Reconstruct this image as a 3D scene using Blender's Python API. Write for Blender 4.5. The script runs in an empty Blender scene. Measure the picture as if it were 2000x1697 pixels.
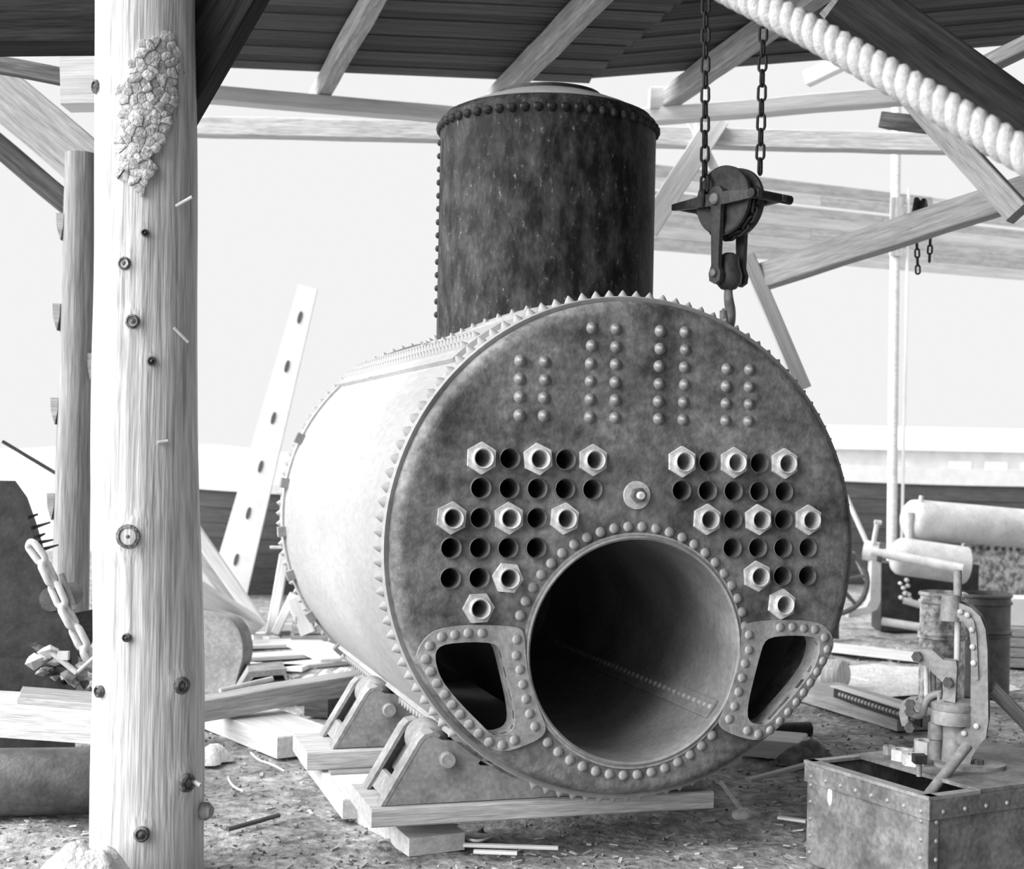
import bpy, math, random
from mathutils import Vector, Matrix, noise
random.seed(11)
SC = bpy.context.scene
COL = SC.collection
PI = math.pi
def rad(a): return math.radians(a)
V = Vector

# ------------------------------------------------------------------ camera
FPX, HROW, ROLL, CAMH = 2790.0, 884.0, rad(1.12), 1.56     # focal length in pixels of a 2000 wide frame
CR, SR = math.cos(ROLL), math.sin(ROLL)
cd = bpy.data.cameras.new('camera')
cd.sensor_width = 36.0
cd.lens = FPX / 2000 * 36
cd.shift_y = (HROW - 848.5) / 2000
cd.clip_end = 500
cd.dof.use_dof = True
cd.dof.focus_distance = 5.65
cd.dof.aperture_fstop = 3.2
cam = bpy.data.objects.new('camera', cd)
COL.objects.link(cam)
cam.matrix_world = Matrix(((CR, -SR, 0, 0), (0, 0, -1, 0), (SR, CR, 0, CAMH), (0, 0, 0, 1)))
SC.camera = cam

# ------------------------------------------------------------------ light
w = bpy.data.worlds.new('sky')
SC.world = w
w.use_nodes = True
bg = w.node_tree.nodes['Background']
bg.inputs[0].default_value = (1, 1, 1, 1)
bg.inputs[1].default_value = 0.9
sd = bpy.data.lights.new('sun', 'SUN')
sd.energy = 9.0
sd.angle = rad(80)
sun = bpy.data.objects.new('sun', sd)
COL.objects.link(sun)
sun.rotation_euler = V((-0.86, -0.28, 0.44)).to_track_quat('Z', 'Y').to_euler()
sun.location = (-8, -2, 6)
vs = SC.view_settings
vs.view_transform = 'Standard'
vs.look = 'None'
vs.exposure = 0.0
vs.gamma = 1.0
vs.use_curve_mapping = False

# ------------------------------------------------------------------ photograph geometry -> place
def ray(px, py):
    x, y = px - 1000.0, py - HROW
    return V(((CR * x + SR * y) / FPX, 1.0, -(-SR * x + CR * y) / FPX))
def at(px, py, Z):                 # point seen at a pixel, Z metres in front of the camera
    r = ray(px, py) * Z
    return V((r.x, r.y, r.z + CAMH))
def atz(px, py, z=0.0):            # point seen at a pixel on the level z
    r = ray(px, py)
    t = (z - CAMH) / r.z
    return V((r.x * t, t, z))
def m(px, Z): return px * Z / FPX  # pixels to metres at depth Z

# ------------------------------------------------------------------ materials
def mat(name, c0, c1, scale=6.0, stretch=(1, 1, 1), rough=0.7, bump=0.0, speck=None, vary=0.0,
        lo=0.35, hi=0.65, metal=0.0, spec=0.4, fine=None, bscale=None, tint=(1, 1, 1)):
    mt = bpy.data.materials.new(name)
    mt.use_nodes = True
    nt = mt.node_tree
    N, L = nt.nodes, nt.links
    b = N['Principled BSDF']
    b.inputs['Roughness'].default_value = rough
    b.inputs['Metallic'].default_value = metal
    b.inputs['Specular IOR Level'].default_value = spec
    tc = N.new('ShaderNodeTexCoord')
    mp = N.new('ShaderNodeMapping')
    mp.inputs['Scale'].default_value = stretch
    L.new(tc.outputs['Object'], mp.inputs[0])
    nz = N.new('ShaderNodeTexNoise')
    nz.inputs['Scale'].default_value = scale
    nz.inputs['Detail'].default_value = 7
    nz.inputs['Roughness'].default_value = 0.62
    L.new(mp.outputs[0], nz.inputs['Vector'])
    rp = N.new('ShaderNodeValToRGB')
    rp.color_ramp.elements[0].position = lo
    rp.color_ramp.elements[1].position = hi
    g = lambda c: (c * tint[0], c * tint[1], c * tint[2], 1)
    rp.color_ramp.elements[0].color = g(c0)
    rp.color_ramp.elements[1].color = g(c1)
    L.new(nz.outputs['Fac'], rp.inputs[0])
    out = rp.outputs[0]
    def mixn(fac, a, bcol, mode='MIX'):
        mx = N.new('ShaderNodeMix')
        mx.data_type = 'RGBA'
        mx.blend_type = mode
        if hasattr(fac, 'links'): L.new(fac, mx.inputs[0])
        else: mx.inputs[0].default_value = fac
        L.new(a, mx.inputs[6])
        if hasattr(bcol, 'links'): L.new(bcol, mx.inputs[7])
        else: mx.inputs[7].default_value = bcol
        return mx.outputs[2]
    if fine:                                   # (scale, amount): fine grain, overlaid
        n2 = N.new('ShaderNodeTexNoise')
        n2.inputs['Scale'].default_value = fine[0]
        n2.inputs['Detail'].default_value = 4
        L.new(mp.outputs[0], n2.inputs['Vector'])
        out = mixn(fine[1], out, n2.outputs['Fac'], 'OVERLAY')
    if speck:                                  # (scale, threshold, colour): dust and flakes
        n3 = N.new('ShaderNodeTexNoise')
        n3.inputs['Scale'].default_value = speck[0]
        n3.inputs['Detail'].default_value = 8
        n3.inputs['Roughness'].default_value = 0.7
        L.new(mp.outputs[0], n3.inputs['Vector'])
        r3 = N.new('ShaderNodeValToRGB')
        r3.color_ramp.elements[0].position = speck[1]
        r3.color_ramp.elements[1].position = speck[1] + 0.08
        L.new(n3.outputs['Fac'], r3.inputs[0])
        out = mixn(r3.outputs[0], out, g(speck[2]))
    if vary:
        oi = N.new('ShaderNodeObjectInfo')
        mr = N.new('ShaderNodeMapRange')
        mr.inputs[3].default_value = 1 - vary
        mr.inputs[4].default_value = 1 + vary
        L.new(oi.outputs['Random'], mr.inputs[0])
        out = mixn(1.0, out, mr.outputs[0], 'MULTIPLY')
    L.new(out, b.inputs['Base Color'])
    if bump:
        bn = N.new('ShaderNodeTexNoise')
        bn.inputs['Scale'].default_value = bscale or scale * 3
        bn.inputs['Detail'].default_value = 6
        L.new(mp.outputs[0], bn.inputs['Vector'])
        bp = N.new('ShaderNodeBump')
        bp.inputs['Strength'].default_value = bump
        bp.inputs['Distance'].default_value = 0.02
        L.new(bn.outputs['Fac'], bp.inputs['Height'])
        L.new(bp.outputs[0], b.inputs['Normal'])
    return mt

M = {}
M['shell'] = mat('shell_plate', .34, .46, 1.6, (1, .35, 1), rough=.55, fine=(40, .25), speck=(9, .70, .2))
M['face'] = mat('face_plate', .06, .31, 3.4, rough=.5, bump=.2, bscale=60, fine=(30, .9), speck=(62, .645, .5), lo=.36, hi=.66)
M['edge'] = mat('plate_edge', .22, .34, 9, rough=.5, fine=(60, .3))
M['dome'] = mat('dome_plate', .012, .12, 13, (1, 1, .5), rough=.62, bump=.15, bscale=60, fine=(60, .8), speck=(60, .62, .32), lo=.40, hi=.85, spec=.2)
M['cap'] = mat('skylit_crown', .5, .66, 8, rough=.3, fine=(60, .3), spec=.7)  # sky reflection put into the pale base colour
M['furnace'] = mat('furnace_plate', .20, .34, 3, rough=.42, fine=(40, .4), spec=.5)
M['rivet'] = mat('rivet_steel', .24, .40, 30, rough=.38, fine=(80, .3), vary=.2, spec=.6)
M['stay'] = mat('stay_cone_steel', .20, .30, 30, rough=.30, spec=.7, vary=.12)
M['tube'] = mat('tube_steel', .07, .17, 20, rough=.45, vary=.15, spec=.6)
M['nut'] = mat('nut_steel', .5, .72, 18, rough=.5, fine=(70, .4), vary=.18)
M['strip'] = mat('doubling_plate', .26, .44, 7, rough=.5, bump=.12, bscale=70, fine=(40, .5), speck=(30, .68, .6))
M['iron'] = mat('cast_iron', .05, .11, 12, rough=.5, bump=.15, bscale=60, fine=(60, .4), spec=.5)
M['black'] = mat('black_iron', .015, .04, 12, rough=.55, bump=.1, fine=(60, .4))
M['steel'] = mat('grey_steel', .20, .34, 8, rough=.5, bump=.08, bscale=60, fine=(50, .45), speck=(26, .68, .5))
M['steelpale'] = mat('pale_steel', .48, .66, 6, rough=.5, fine=(40, .3), speck=(20, .66, .3))
M['mottled'] = mat('mottled_plate', .18, .62, 16, rough=.6, fine=(50, .5), lo=.42, hi=.6)
M['saddle'] = mat('saddle_steel', .22, .36, 7, rough=.6, fine=(50, .5), speck=(22, .68, .12))
M['wood'] = mat('grey_timber', .26, .46, 5, (.5, 9, 9), rough=.85, bump=.3, fine=(22, .5), vary=.15, spec=.2)
M['wood2'] = mat('light_timber', .42, .62, 5, (.5, 9, 9), rough=.85, bump=.25, fine=(20, .5), vary=.12, spec=.2)
M['tank'] = mat('tank_plate', .11, .27, 7, rough=.5, bump=.08, bscale=60, fine=(50, .7), speck=(26, .68, .5))
M['pale'] = mat('pale_timber', .58, .78, 4, (.5, 9, 9), rough=.85, bump=.2, fine=(18, .35), vary=.1, spec=.2)
M['dark'] = mat('dark_timber', .05, .13, 5, (.5, 9, 9), rough=.85, bump=.3, fine=(22, .5), vary=.2, spec=.2)
M['backlit'] = mat('backlit_timber', .012, .035, 5, (.5, 9, 9), rough=.9, bump=.3, fine=(22, .5), spec=.15)  # near-black base colour holds the backlit shade of the roof timbers
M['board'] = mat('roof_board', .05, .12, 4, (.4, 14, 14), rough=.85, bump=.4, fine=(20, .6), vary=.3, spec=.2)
M['log'] = mat('peeled_log', .34, .66, 5, (7, 7, .3), rough=.75, bump=.4, bscale=9, fine=(18, .7), speck=(7, .68, .22), spec=.25, lo=.3, hi=.6)
M['logdark'] = mat('weathered_log', .2, .38, 5, (7, 7, .35), rough=.8, bump=.4, bscale=9, fine=(16, .6), spec=.2)
M['bark'] = mat('bark', .40, .62, 30, rough=.9, bump=.6, bscale=90, fine=(60, .6), vary=.2, spec=.1)
M['knot'] = mat('knot_wood', .06, .22, 40, rough=.8, bump=.5, fine=(80, .5))
M['dirt'] = mat('dirt', .12, .50, 4.2, rough=.95, bump=1.0, bscale=26, fine=(23, .95), speck=(52, .625, .7), spec=.1, lo=.3, hi=.68)
M['chips'] = mat('wood_chip', .3, .7, 9, rough=.9, vary=.4, spec=.1)
M['clod'] = mat('soil_clod', .10, .3, 20, rough=.95, spec=.1)
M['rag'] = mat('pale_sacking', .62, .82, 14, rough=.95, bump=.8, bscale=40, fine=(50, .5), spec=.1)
M['rope'] = mat('rope_fibre', .42, .58, 60, rough=.9, bump=.5, bscale=200, spec=.1)
M['hull'] = mat('dark_hull_plank', .07, .11, 4, (.4, 8, 8), rough=.7, fine=(20, .4), vary=.12)
M['white'] = mat('white_paint_and_light', .7, .8, 6, rough=.6, fine=(20, .2))
M['far'] = mat('far_shore', .45, .6, .3, rough=.9, fine=(2, .3))
M['water'] = mat('harbour_water', .5, .6, .2, rough=.25, spec=.8)

# ------------------------------------------------------------------ mesh helpers
WM = {}                                        # world matrices of the things that own parts
def frame(z, y=V((0, 1, 0))):                  # rotation whose Z is z
    z = z.normalized()
    x = y.cross(z)
    if x.length < 1e-5: x = V((1, 0, 0)).cross(z)
    if x.length < 1e-5: x = V((0, 0, 1)).cross(z)
    x.normalize()
    return Matrix((x, z.cross(x), z)).transposed()
class MB:
    def __init__(s): s.v, s.f = [], []
    def add(s, vs, fs, X=None):
        o = len(s.v)
        s.v += [(X @ V(p)) if X is not None else V(p) for p in vs]
        s.f += [tuple(i + o for i in f) for f in fs]
        return s
    def box(s, c, d, X=None):
        c = V(c)
        vs = [c + V((x * d[0] / 2, y * d[1] / 2, z * d[2] / 2)) for x in (-1, 1) for y in (-1, 1) for z in (-1, 1)]
        return s.add(vs, [(0, 1, 3, 2), (4, 6, 7, 5), (0, 4, 5, 1), (2, 3, 7, 6), (0, 2, 6, 4), (1, 5, 7, 3)], X)
    def lathe(s, prof, X=None, n=24, c0=False, c1=False, a0=0, a1=2 * PI):
        full = abs(a1 - a0 - 2 * PI) < 1e-6
        k = n if full else n + 1
        vs = [(r * math.cos(a0 + (a1 - a0) * i / n), r * math.sin(a0 + (a1 - a0) * i / n), z) for r, z in prof for i in range(k)]
        fs = []
        for j in range(len(prof) - 1):
            for i in range(n):
                i2 = (i + 1) % k
                fs.append((j * k + i, j * k + i2, (j + 1) * k + i2, (j + 1) * k + i))
        if c0: fs.append(tuple(reversed(range(k))))
        if c1: fs.append(tuple((len(prof) - 1) * k + i for i in range(k)))
        return s.add(vs, fs, X)
    def cyl(s, p0, p1, r0, r1=None, n=16, cap=True):
        p0, p1 = V(p0), V(p1)
        X = Matrix.Translation(p0) @ frame(p1 - p0).to_4x4()
        return s.lathe([(r0, 0), (r0 if r1 is None else r1, (p1 - p0).length)], X, n, cap, cap)
    def tube(s, path, r, n=8, cap=True, closed=False):
        P = [V(p) for p in path]
        k = len(P)
        rs = r if isinstance(r, (list, tuple)) else [r] * k
        vs, fr = [], None
        for i, p in enumerate(P):
            a = P[(i - 1) % k] if (closed or i) else P[0]
            b = P[(i + 1) % k] if (closed or i < k - 1) else P[-1]
            t = (b - a).normalized()
            if fr is None:
                fr = frame(t)
            else:
                fr = t.rotation_difference(fr.col[2]).inverted().to_matrix() @ fr
            for j in range(n):
                q = 2 * PI * j / n
                vs.append(p + fr @ V((rs[i] * math.cos(q), rs[i] * math.sin(q), 0)))
        fs = []
        for i in range(k if closed else k - 1):
            for j in range(n):
                a, b = i * n, ((i + 1) % k) * n
                fs.append((a + j, a + (j + 1) % n, b + (j + 1) % n, b + j))
        if cap and not closed:
            fs.append(tuple(reversed(range(n))))
            fs.append(tuple((k - 1) * n + j for j in range(n)))
        return s.add(vs, fs)
    def prism(s, poly, z0, z1, X=None):
        n = len(poly)
        vs = [(x, y, z0) for x, y in poly] + [(x, y, z1) for x, y in poly]
        fs = [tuple(reversed(range(n))), tuple(range(n, 2 * n))]
        fs += [(i, (i + 1) % n, n + (i + 1) % n, n + i) for i in range(n)]
        return s.add(vs, fs, X)
    def mesh(s, name, mt, smooth=40):
        me = bpy.data.meshes.new(name)
        me.from_pydata([tuple(p) for p in s.v], [], s.f)
        me.materials.append(M[mt])
        finish(me, smooth)
        return me
    def build(s, name, mt, parent=None, smooth=40, local=False, origin=None):
        """world coordinates unless local; a top-level mesh gets its origin at its base"""
        if parent is not None:
            if not local:
                inv = WM[parent].inverted()
                s.v = [inv @ p for p in s.v]
            return put(name, s.mesh(name, mt, smooth), parent)
        if origin is None:
            xs = [p.x for p in s.v]; ys = [p.y for p in s.v]; zs = [p.z for p in s.v]
            origin = V(((min(xs) + max(xs)) / 2, (min(ys) + max(ys)) / 2, min(zs)))
        s.v = [p - origin for p in s.v]
        return put(name, s.mesh(name, mt, smooth), None, Matrix.Translation(origin))
def finish(me, smooth=40):
    import bmesh
    bm = bmesh.new()
    bm.from_mesh(me)
    bmesh.ops.recalc_face_normals(bm, faces=bm.faces)
    bm.to_mesh(me)
    bm.free()
    if smooth:
        me.polygons.foreach_set('use_smooth', [True] * len(me.polygons))
        me.set_sharp_from_angle(angle=rad(smooth))
    me.update()
def put(name, data, parent=None, X=None):
    o = bpy.data.objects.new(name, data)
    COL.objects.link(o)
    X = X if X is not None else Matrix.Identity(4)
    if parent is not None:
        o.parent = parent
        o.matrix_local = X
        WM[o] = WM[parent] @ X
    else:
        o.matrix_world = X
        WM[o] = X
    return o
def tag(o, label, cat, group=None, kind=None):
    o['label'] = label
    o['category'] = cat
    if group: o['group'] = group
    if kind: o['kind'] = kind
    return o
def thing(name, label, cat, loc, rotz=0.0, group=None, kind=None):
    X = Matrix.Translation(V(loc)) @ Matrix.Rotation(rotz, 4, 'Z')
    o = put(name, None, None, X)
    o.empty_display_size = 0.1
    return tag(o, label, cat, group, kind)
def struct(o):
    o['kind'] = 'structure'
    return o
def plate(outline, holes, t):
    """flat plate in its XY plane with holes, thickness t around z = 0 -> mesh data"""
    cu = bpy.data.curves.new('outline', 'CURVE')
    cu.dimensions = '2D'
    cu.fill_mode = 'BOTH'
    cu.extrude = t / 2
    for pts in [outline] + holes:
        sp = cu.splines.new('POLY')
        sp.points.add(len(pts) - 1)
        for p, q in zip(sp.points, pts): p.co = (q[0], q[1], 0, 1)
        sp.use_cyclic_u = True
    ob = bpy.data.objects.new('outline', cu)
    me = bpy.data.meshes.new_from_object(ob)
    bpy.data.objects.remove(ob)
    bpy.data.curves.remove(cu)
    return me
def plate_part(name, outline, holes, t, mt, parent, X, smooth=30):
    me = plate(outline, holes, t)
    me.transform(X)
    me.materials.clear()
    me.materials.append(M[mt])
    import bmesh
    bm = bmesh.new(); bm.from_mesh(me)
    bmesh.ops.remove_doubles(bm, verts=bm.verts, dist=1e-5)
    bm.to_mesh(me); bm.free()
    finish(me, smooth)
    return put(name, me, parent)
def circle(cx, cy, r, n=28, a0=0): return [(cx + r * math.cos(a0 + 2 * PI * i / n), cy + r * math.sin(a0 + 2 * PI * i / n)) for i in range(n)]
def smooth_poly(pts, it=2):
    for _ in range(it):
        q = []
        for i in range(len(pts)):
            a, b = pts[i], pts[(i + 1) % len(pts)]
            q.append((a[0] * .75 + b[0] * .25, a[1] * .75 + b[1] * .25))
            q.append((a[0] * .25 + b[0] * .75, a[1] * .25 + b[1] * .75))
        pts = q
    return pts
def beam(name, p0, p1, wy, tz, mt, parent=None, up=V((0, 0, 1)), bev=0.006, rough=0.0, label=None, cat=None, group=None):
    """squared timber from p0 to p1: local X along it, wy across, tz along `up`"""
    p0, p1 = V(p0), V(p1)
    x = (p1 - p0).normalized()
    z = (up - x * up.dot(x))
    if z.length < 1e-4: z = V((0, 1, 0)) - x * x.y
    z.normalize()
    y = z.cross(x)
    L = (p1 - p0).length
    X = Matrix((x, y, z)).transposed().to_4x4()
    X.translation = p0
    b = min(bev, wy * .2, tz * .2)
    sec = [(-wy / 2 + b, -tz / 2), (wy / 2 - b, -tz / 2), (wy / 2, -tz / 2 + b), (wy / 2, tz / 2 - b), (wy / 2 - b, tz / 2), (-wy / 2 + b, tz / 2), (-wy / 2, tz / 2 - b), (-wy / 2, -tz / 2 + b)]
    k = max(2, int(L / .3) + 1) if rough else 2
    vs, fs = [], []
    for i in range(k):
        t = L * i / (k - 1)
        dy, dz = (random.uniform(-rough, rough), random.uniform(-rough, rough)) if rough else (0, 0)
        vs += [(t, sy + dy, sz + dz) for sy, sz in sec]
    for i in range(k - 1):
        for j in range(8): fs.append((i * 8 + j, i * 8 + (j + 1) % 8, i * 8 + 8 + (j + 1) % 8, i * 8 + 8 + j))
    fs += [tuple(reversed(range(8))), tuple((k - 1) * 8 + j for j in range(8))]
    mb = MB().add(vs, fs)
    me = mb.mesh(name, mt, 30)
    o = put(name, me, parent, WM[parent].inverted() @ X if parent is not None else X)
    if label: tag(o, label, cat, group)
    return o
def rod(name, p0, p1, r, mt, parent=None, r1=None, n=12, label=None, cat=None, group=None):
    o = MB().cyl(p0, p1, r, r1, n).build(name, mt, parent)
    if label: tag(o, label, cat, group)
    return o
def inst(name, me, parent, loc, nrm, spin=0.0, scale=1.0):
    X = frame(V(nrm)).to_4x4() @ Matrix.Rotation(spin, 4, 'Z') @ Matrix.Scale(scale, 4)
    X.translation = V(loc)
    return put(name, me, parent, X)
def rivet_mesh(name, r, h, mt, n=10, kind='button'):
    p = {'button': [(r, 0), (r * .97, h * .45), (r * .62, h * .86), (r * .2, h)],
         'cone': [(r, 0), (r * .92, h * .2), (r * .45, h * .68), (r * .1, h)],
         'flat': [(r, 0), (r * .98, h * .7), (r * .85, h)]}[kind]
    return MB().lathe(p, None, n, False, True).mesh(name, mt, 60 if kind != 'flat' else 40)
# ------------------------------------------------------------------ boiler
TH = rad(16.9)                        # the boiler lies turned by this much
BX, BY, BU, BZ, BR = 0.4945, 5.6, -0.005, 1.1945, 0.994
LEN = 2.93
XB = Matrix.Translation(V((BX, BY, 0))) @ Matrix.Rotation(TH, 4, 'Z')    # boiler frame: u right, d backward, z up
AX = (XB.to_3x3() @ V((0, 1, 0)))
UX = (XB.to_3x3() @ V((1, 0, 0)))
def bl(u, d, z): return XB @ V((u, d, z))
boiler = thing('steam_boiler', 'large riveted steel boiler with round flue openings and tall steam dome', 'boiler', (BX, BY, 0), TH)
YA = Matrix(((1, 0, 0, 0), (0, 0, 1, 0), (0, 1, 0, 0), (0, 0, 0, 1)))    # lathe axis (z) -> backward (d)
CA = Matrix.Translation(V((BU, 0, BZ))) @ YA
# shell: a thick tube, its front edge shows as a ring
MB().lathe([(BR - .026, .07), (BR - .004, .058), (BR, .064), (BR, LEN), (BR - .026, LEN), (BR - .026, .07)], CA, 144).build('shell', 'shell', boiler, 30, True)
# front head with its openings
rows = [[4, 3, 2, 1, 0], [4, 3, 2, 1, 0], [5, 4, 3, 2, 1], [5, 4, 3, 2], [5, 4, 3], [4]]
nutted = {(0, 4), (0, 2), (0, 0), (2, 5), (2, 3), (2, 1), (4, 3), (5, 4)}
tubes = []
for r, js in enumerate(rows):
    for j in js:
        for s in (-1, 1):
            tubes.append((r, j, s, -.004 + s * (.187 + .1122 * j), 1.5375 - .1136 * r))
FU, FZ, FR = .004, .794, .436
RMUD = [(.808, .788), (.798, .822), (.764, .838), (.664, .843), (.583, .837), (.553, .816), (.536, .762), (.514, .679), (.492, .59), (.485, .526), (.502, .496), (.546, .483), (.581, .489), (.628, .536), (.7, .607), (.761, .676), (.791, .725)]
RF = .926
holes = [circle(u, z, .040, 20) for _, _, _, u, z in tubes] + [circle(FU, FZ, FR + .012, 64)]
mud = {s: [(s * u, z) for u, z in RMUD] for s in (-1, 1)}
holes += [mud[-1], mud[1]]
FLAT = Matrix.Rotation(PI / 2, 4, 'X')           # XY plate -> upright, facing forward
head = plate_part('front_head', circle(BU, BZ, RF, 144), holes, .022, 'face', boiler, Matrix.Translation(V((0, .011, 0))) @ FLAT)
kr = .972 - RF
prof = [(RF, 0)] + [(RF + kr * math.sin(a), kr - kr * math.cos(a)) for a in [PI / 2 * i / 8 for i in range(1, 9)]] + [(.972, .30), (.950, .30), (.950, .1), (RF, .022)]
MB().lathe(prof, CA, 144).build('head_flange', 'face', boiler, 50, True)
# rear head (closed but for the two lower openings)
plate_part('rear_head', circle(BU, BZ, BR - .026, 96), [mud[-1], mud[1]], .02, 'face', boiler, Matrix.Translation(V((0, LEN - .12, 0))) @ FLAT)
# furnace
CF = Matrix.Translation(V((FU, 0, FZ))) @ YA
fu = MB().lathe([(FR + .016, .04), (FR + .016, -.010), (FR + .008, -.015), (FR, -.008), (FR, 2.35), (0.001, 2.36)], CF, 80).build('furnace_tube', 'furnace', boiler, 40, True)
MB().lathe([(FR + .027, -.001), (FR + .027, -.007), (FR + .017, -.007), (FR + .017, -.001)], CF, 80).build('furnace_lip', 'strip', boiler, 30, True)
rv = rivet_mesh('seam_rivet', .014, .011, 'rivet', 8)
seam = MB()
a0, a1 = rad(-41), rad(-30)
for k in range(2): pass
n = 6
vs = []
for d in (0.03, 2.3):
    for i in range(n + 1):
        a = a0 + (a1 - a0) * i / n
        for rr in (FR + .001, FR - .010): vs.append((FU + rr * math.cos(a), d, FZ + rr * math.sin(a)))
fs = []
K = 2 * (n + 1)
for i in range(n):
    a, b = 2 * i, 2 * i + 2
    fs += [(a + 1, b + 1, K + b + 1, K + a + 1)]
fs += [(0, 1, K + 1, K), (2 * n, K + 2 * n, K + 2 * n + 1, 2 * n + 1)] + [(2 * i, 2 * i + 2, 2 * i + 3, 2 * i + 1) for i in range(n)]
lap = MB().add(vs, fs).build('furnace_lap_seam', 'furnace', fu, 30, True)
for i in range(40):
    a = rad(-34.5)
    inst('seam_rivet', rv, fu, (FU + (FR - .009) * math.cos(a), .06 + .052 * i, FZ + (FR - .009) * math.sin(a)), (-math.cos(a), 0, -math.sin(a)))
# flue tubes and hexagonal nuts
tp = MB().lathe([(.0395, .02), (.0425, .0), (.0425, -.012), (.0395, -.014), (.0368, -.008), (.0368, .9)], YA, 22).mesh('flue_tube', 'tube')
ts = MB().lathe([(.041, .02), (.041, -.042), (.038, -.046), (.0335, -.042), (.0330, -.02), (.0330, .9)], YA, 22).mesh('stay_tube', 'nut')
hexp = [(.062 * math.cos(PI / 2 + PI / 3 * i), .062 * math.sin(PI / 2 + PI / 3 * i)) for i in range(6)]
hme = plate(hexp, [circle(0, 0, .041, 20)], .018)
hme.transform(Matrix.Translation(V((0, 0, .009))))
hme.materials.clear(); hme.materials.append(M['nut']); hme.name = 'hex_nut'
finish(hme, 25)
hx = hme
for r, j, s, u, z in tubes:
    if (r, j) in nutted:
        o = put('stay_tube', ts, boiler, Matrix.Translation(V((u, 0, z))))
        spin = (0 if (r in (4, 5) and s < 0) else PI / 6) + random.uniform(-.12, .12)
        inst('hex_nut', hx, o, (0, 0, 0), (0, -1, 0), spin)
    else:
        put('flue_tube', tp, boiler, Matrix.Translation(V((u, 0, z))))
# cone headed stays of the steam space
sm = rivet_mesh('stay_cone', .0245, .024, 'stay', 16, 'cone')
for us, zs in (((-.492, -.391, .374, .473), 4), ((-.204, -.101, .082, .190), 6)):
    for u in us:
        for k in range(zs): inst('stay_cone', sm, boiler, (u + random.uniform(-.002, .002), 0, 1.704 + .0692 * k), (0, -1, 0))
# centre bolt
cb = MB().lathe([(.056, 0), (.055, .010), (.02, .011)], Matrix.Translation(V((-.004, 0, 1.403))) @ FLAT, 28).build('bolt_washer', 'nut', boiler, 40, True)
inst('bolt_nut', MB().prism([(x * .5, y * .5) for x, y in hexp], 0, .03).mesh('bolt_nut', 'tube', 20), cb, (-.004, -.010, 1.403), (0, -1, 0), .2)
inst('bolt_end', MB().lathe([(.016, 0), (.016, .018), (.012, .022)], None, 14, False, True).mesh('bolt_end', 'nut'), cb, (-.004, -.038, 1.403), (0, -1, 0))
# furnace rivet circle
rb = rivet_mesh('furnace_rivet', .0205, .013, 'strip', 12)
for k in range(52):
    a = 2 * PI * (k + .5) / 52
    u, z = -.007 + .487 * math.cos(a), .7935 + .487 * math.sin(a)
    dg = math.degrees(a)
    if 169 < dg < 224 or dg > 318 or dg < 10: continue
    inst('furnace_rivet', rb, boiler, (u, 0, z), (0, -1, 0))
# doubling plates round the two lower openings
PLO = [(-.467, .888), (-.514, .901), (-.666, .908), (-.795, .896), (-.849, .861), (-.877, .804), (-.879, .766), (-.86, .717), (-.81, .639), (-.748, .56), (-.682, .495), (-.616, .444), (-.534, .416), (-.392, .461), (-.359, .497), (-.378, .547), (-.4, .597), (-.438, .706), (-.450, .785), (-.456, .858)]
PRV = [(-.782, .865), (-.732, .871), (-.68, .877), (-.625, .876), (-.828, .832), (-.842, .782), (-.834, .729), (-.808, .685), (-.777, .641), (-.744, .603), (-.711, .566), (-.675, .526), (-.637, .491), (-.591, .46), (-.537, .448), (-.489, .465), (-.487, .849), (-.488, .788), (-.472, .734), (-.46, .677), (-.446, .621), (-.43, .564), (-.408, .514)]
def bend(rr): return kr - math.sqrt(max(kr * kr - max(0, min(rr, .958) - RF) ** 2, 0)) if rr > RF else 0.0
rm = rivet_mesh('plate_rivet', .0195, .012, 'strip', 12)
for s in (-1, 1):
    ins = smooth_poly([(s * u, z) for u, z in RMUD], 1)
    out = []
    for u, z in PLO:                              # keep on the flat of the head
        q = V((u - BU, z - BZ))
        if q.length > .958: q *= .958 / q.length
        out.append((-s * (q.x + BU), q.y + BZ))
    dp = plate_part('doubling_plate', smooth_poly(out, 2), [ins], .012, 'strip', boiler, Matrix.Translation(V((0, -.006, 0))) @ FLAT)
    for vv in dp.data.vertices:                    # the plate follows the rounded flange of the head
        rr = math.hypot(vv.co.x - s * BU, vv.co.z - BZ)
        vv.co.y += .7 * bend(rr) - .003
    dp['label'] = 'riveted doubling plate round the %s lower opening' % ('left' if s < 0 else 'right')
    MB().add([(x, d, z) for d in (-.004, .10) for x, z in ins], [(i, (i + 1) % len(ins), len(ins) + (i + 1) % len(ins), len(ins) + i) for i in range(len(ins))]).build('opening_rim', 'strip', dp, 50, True)
    for u, z in PRV:
        q = V((u - BU, z - BZ))
        if q.length > .938: q *= .938 / q.length
        tl = max(0, q.length - RF) / kr
        inst('plate_rivet', rm, dp, (-s * (q.x + BU), -.012 + bend(q.length), q.y + BZ), (-s * q.x * tl, -1, q.y * tl))
# cone rivets round both ends of the shell
er = rivet_mesh('edge_rivet', .022, .028, 'shell', 8, 'cone')
for k in range(110):
    a = 2 * PI * k / 110
    if -132 < (math.degrees(a) + 180) % 360 - 180 < -112: continue
    inst('edge_rivet', er, boiler, (BU + BR * math.cos(a), .112, BZ + BR * math.sin(a)), (math.cos(a), 0, math.sin(a)))
for k in range(28, 76):
    a = 2 * PI * k / 110
    inst('edge_rivet', er, boiler, (BU + BR * math.cos(a), LEN - .055, BZ + BR * math.sin(a)), (math.cos(a), 0, math.sin(a)))
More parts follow.
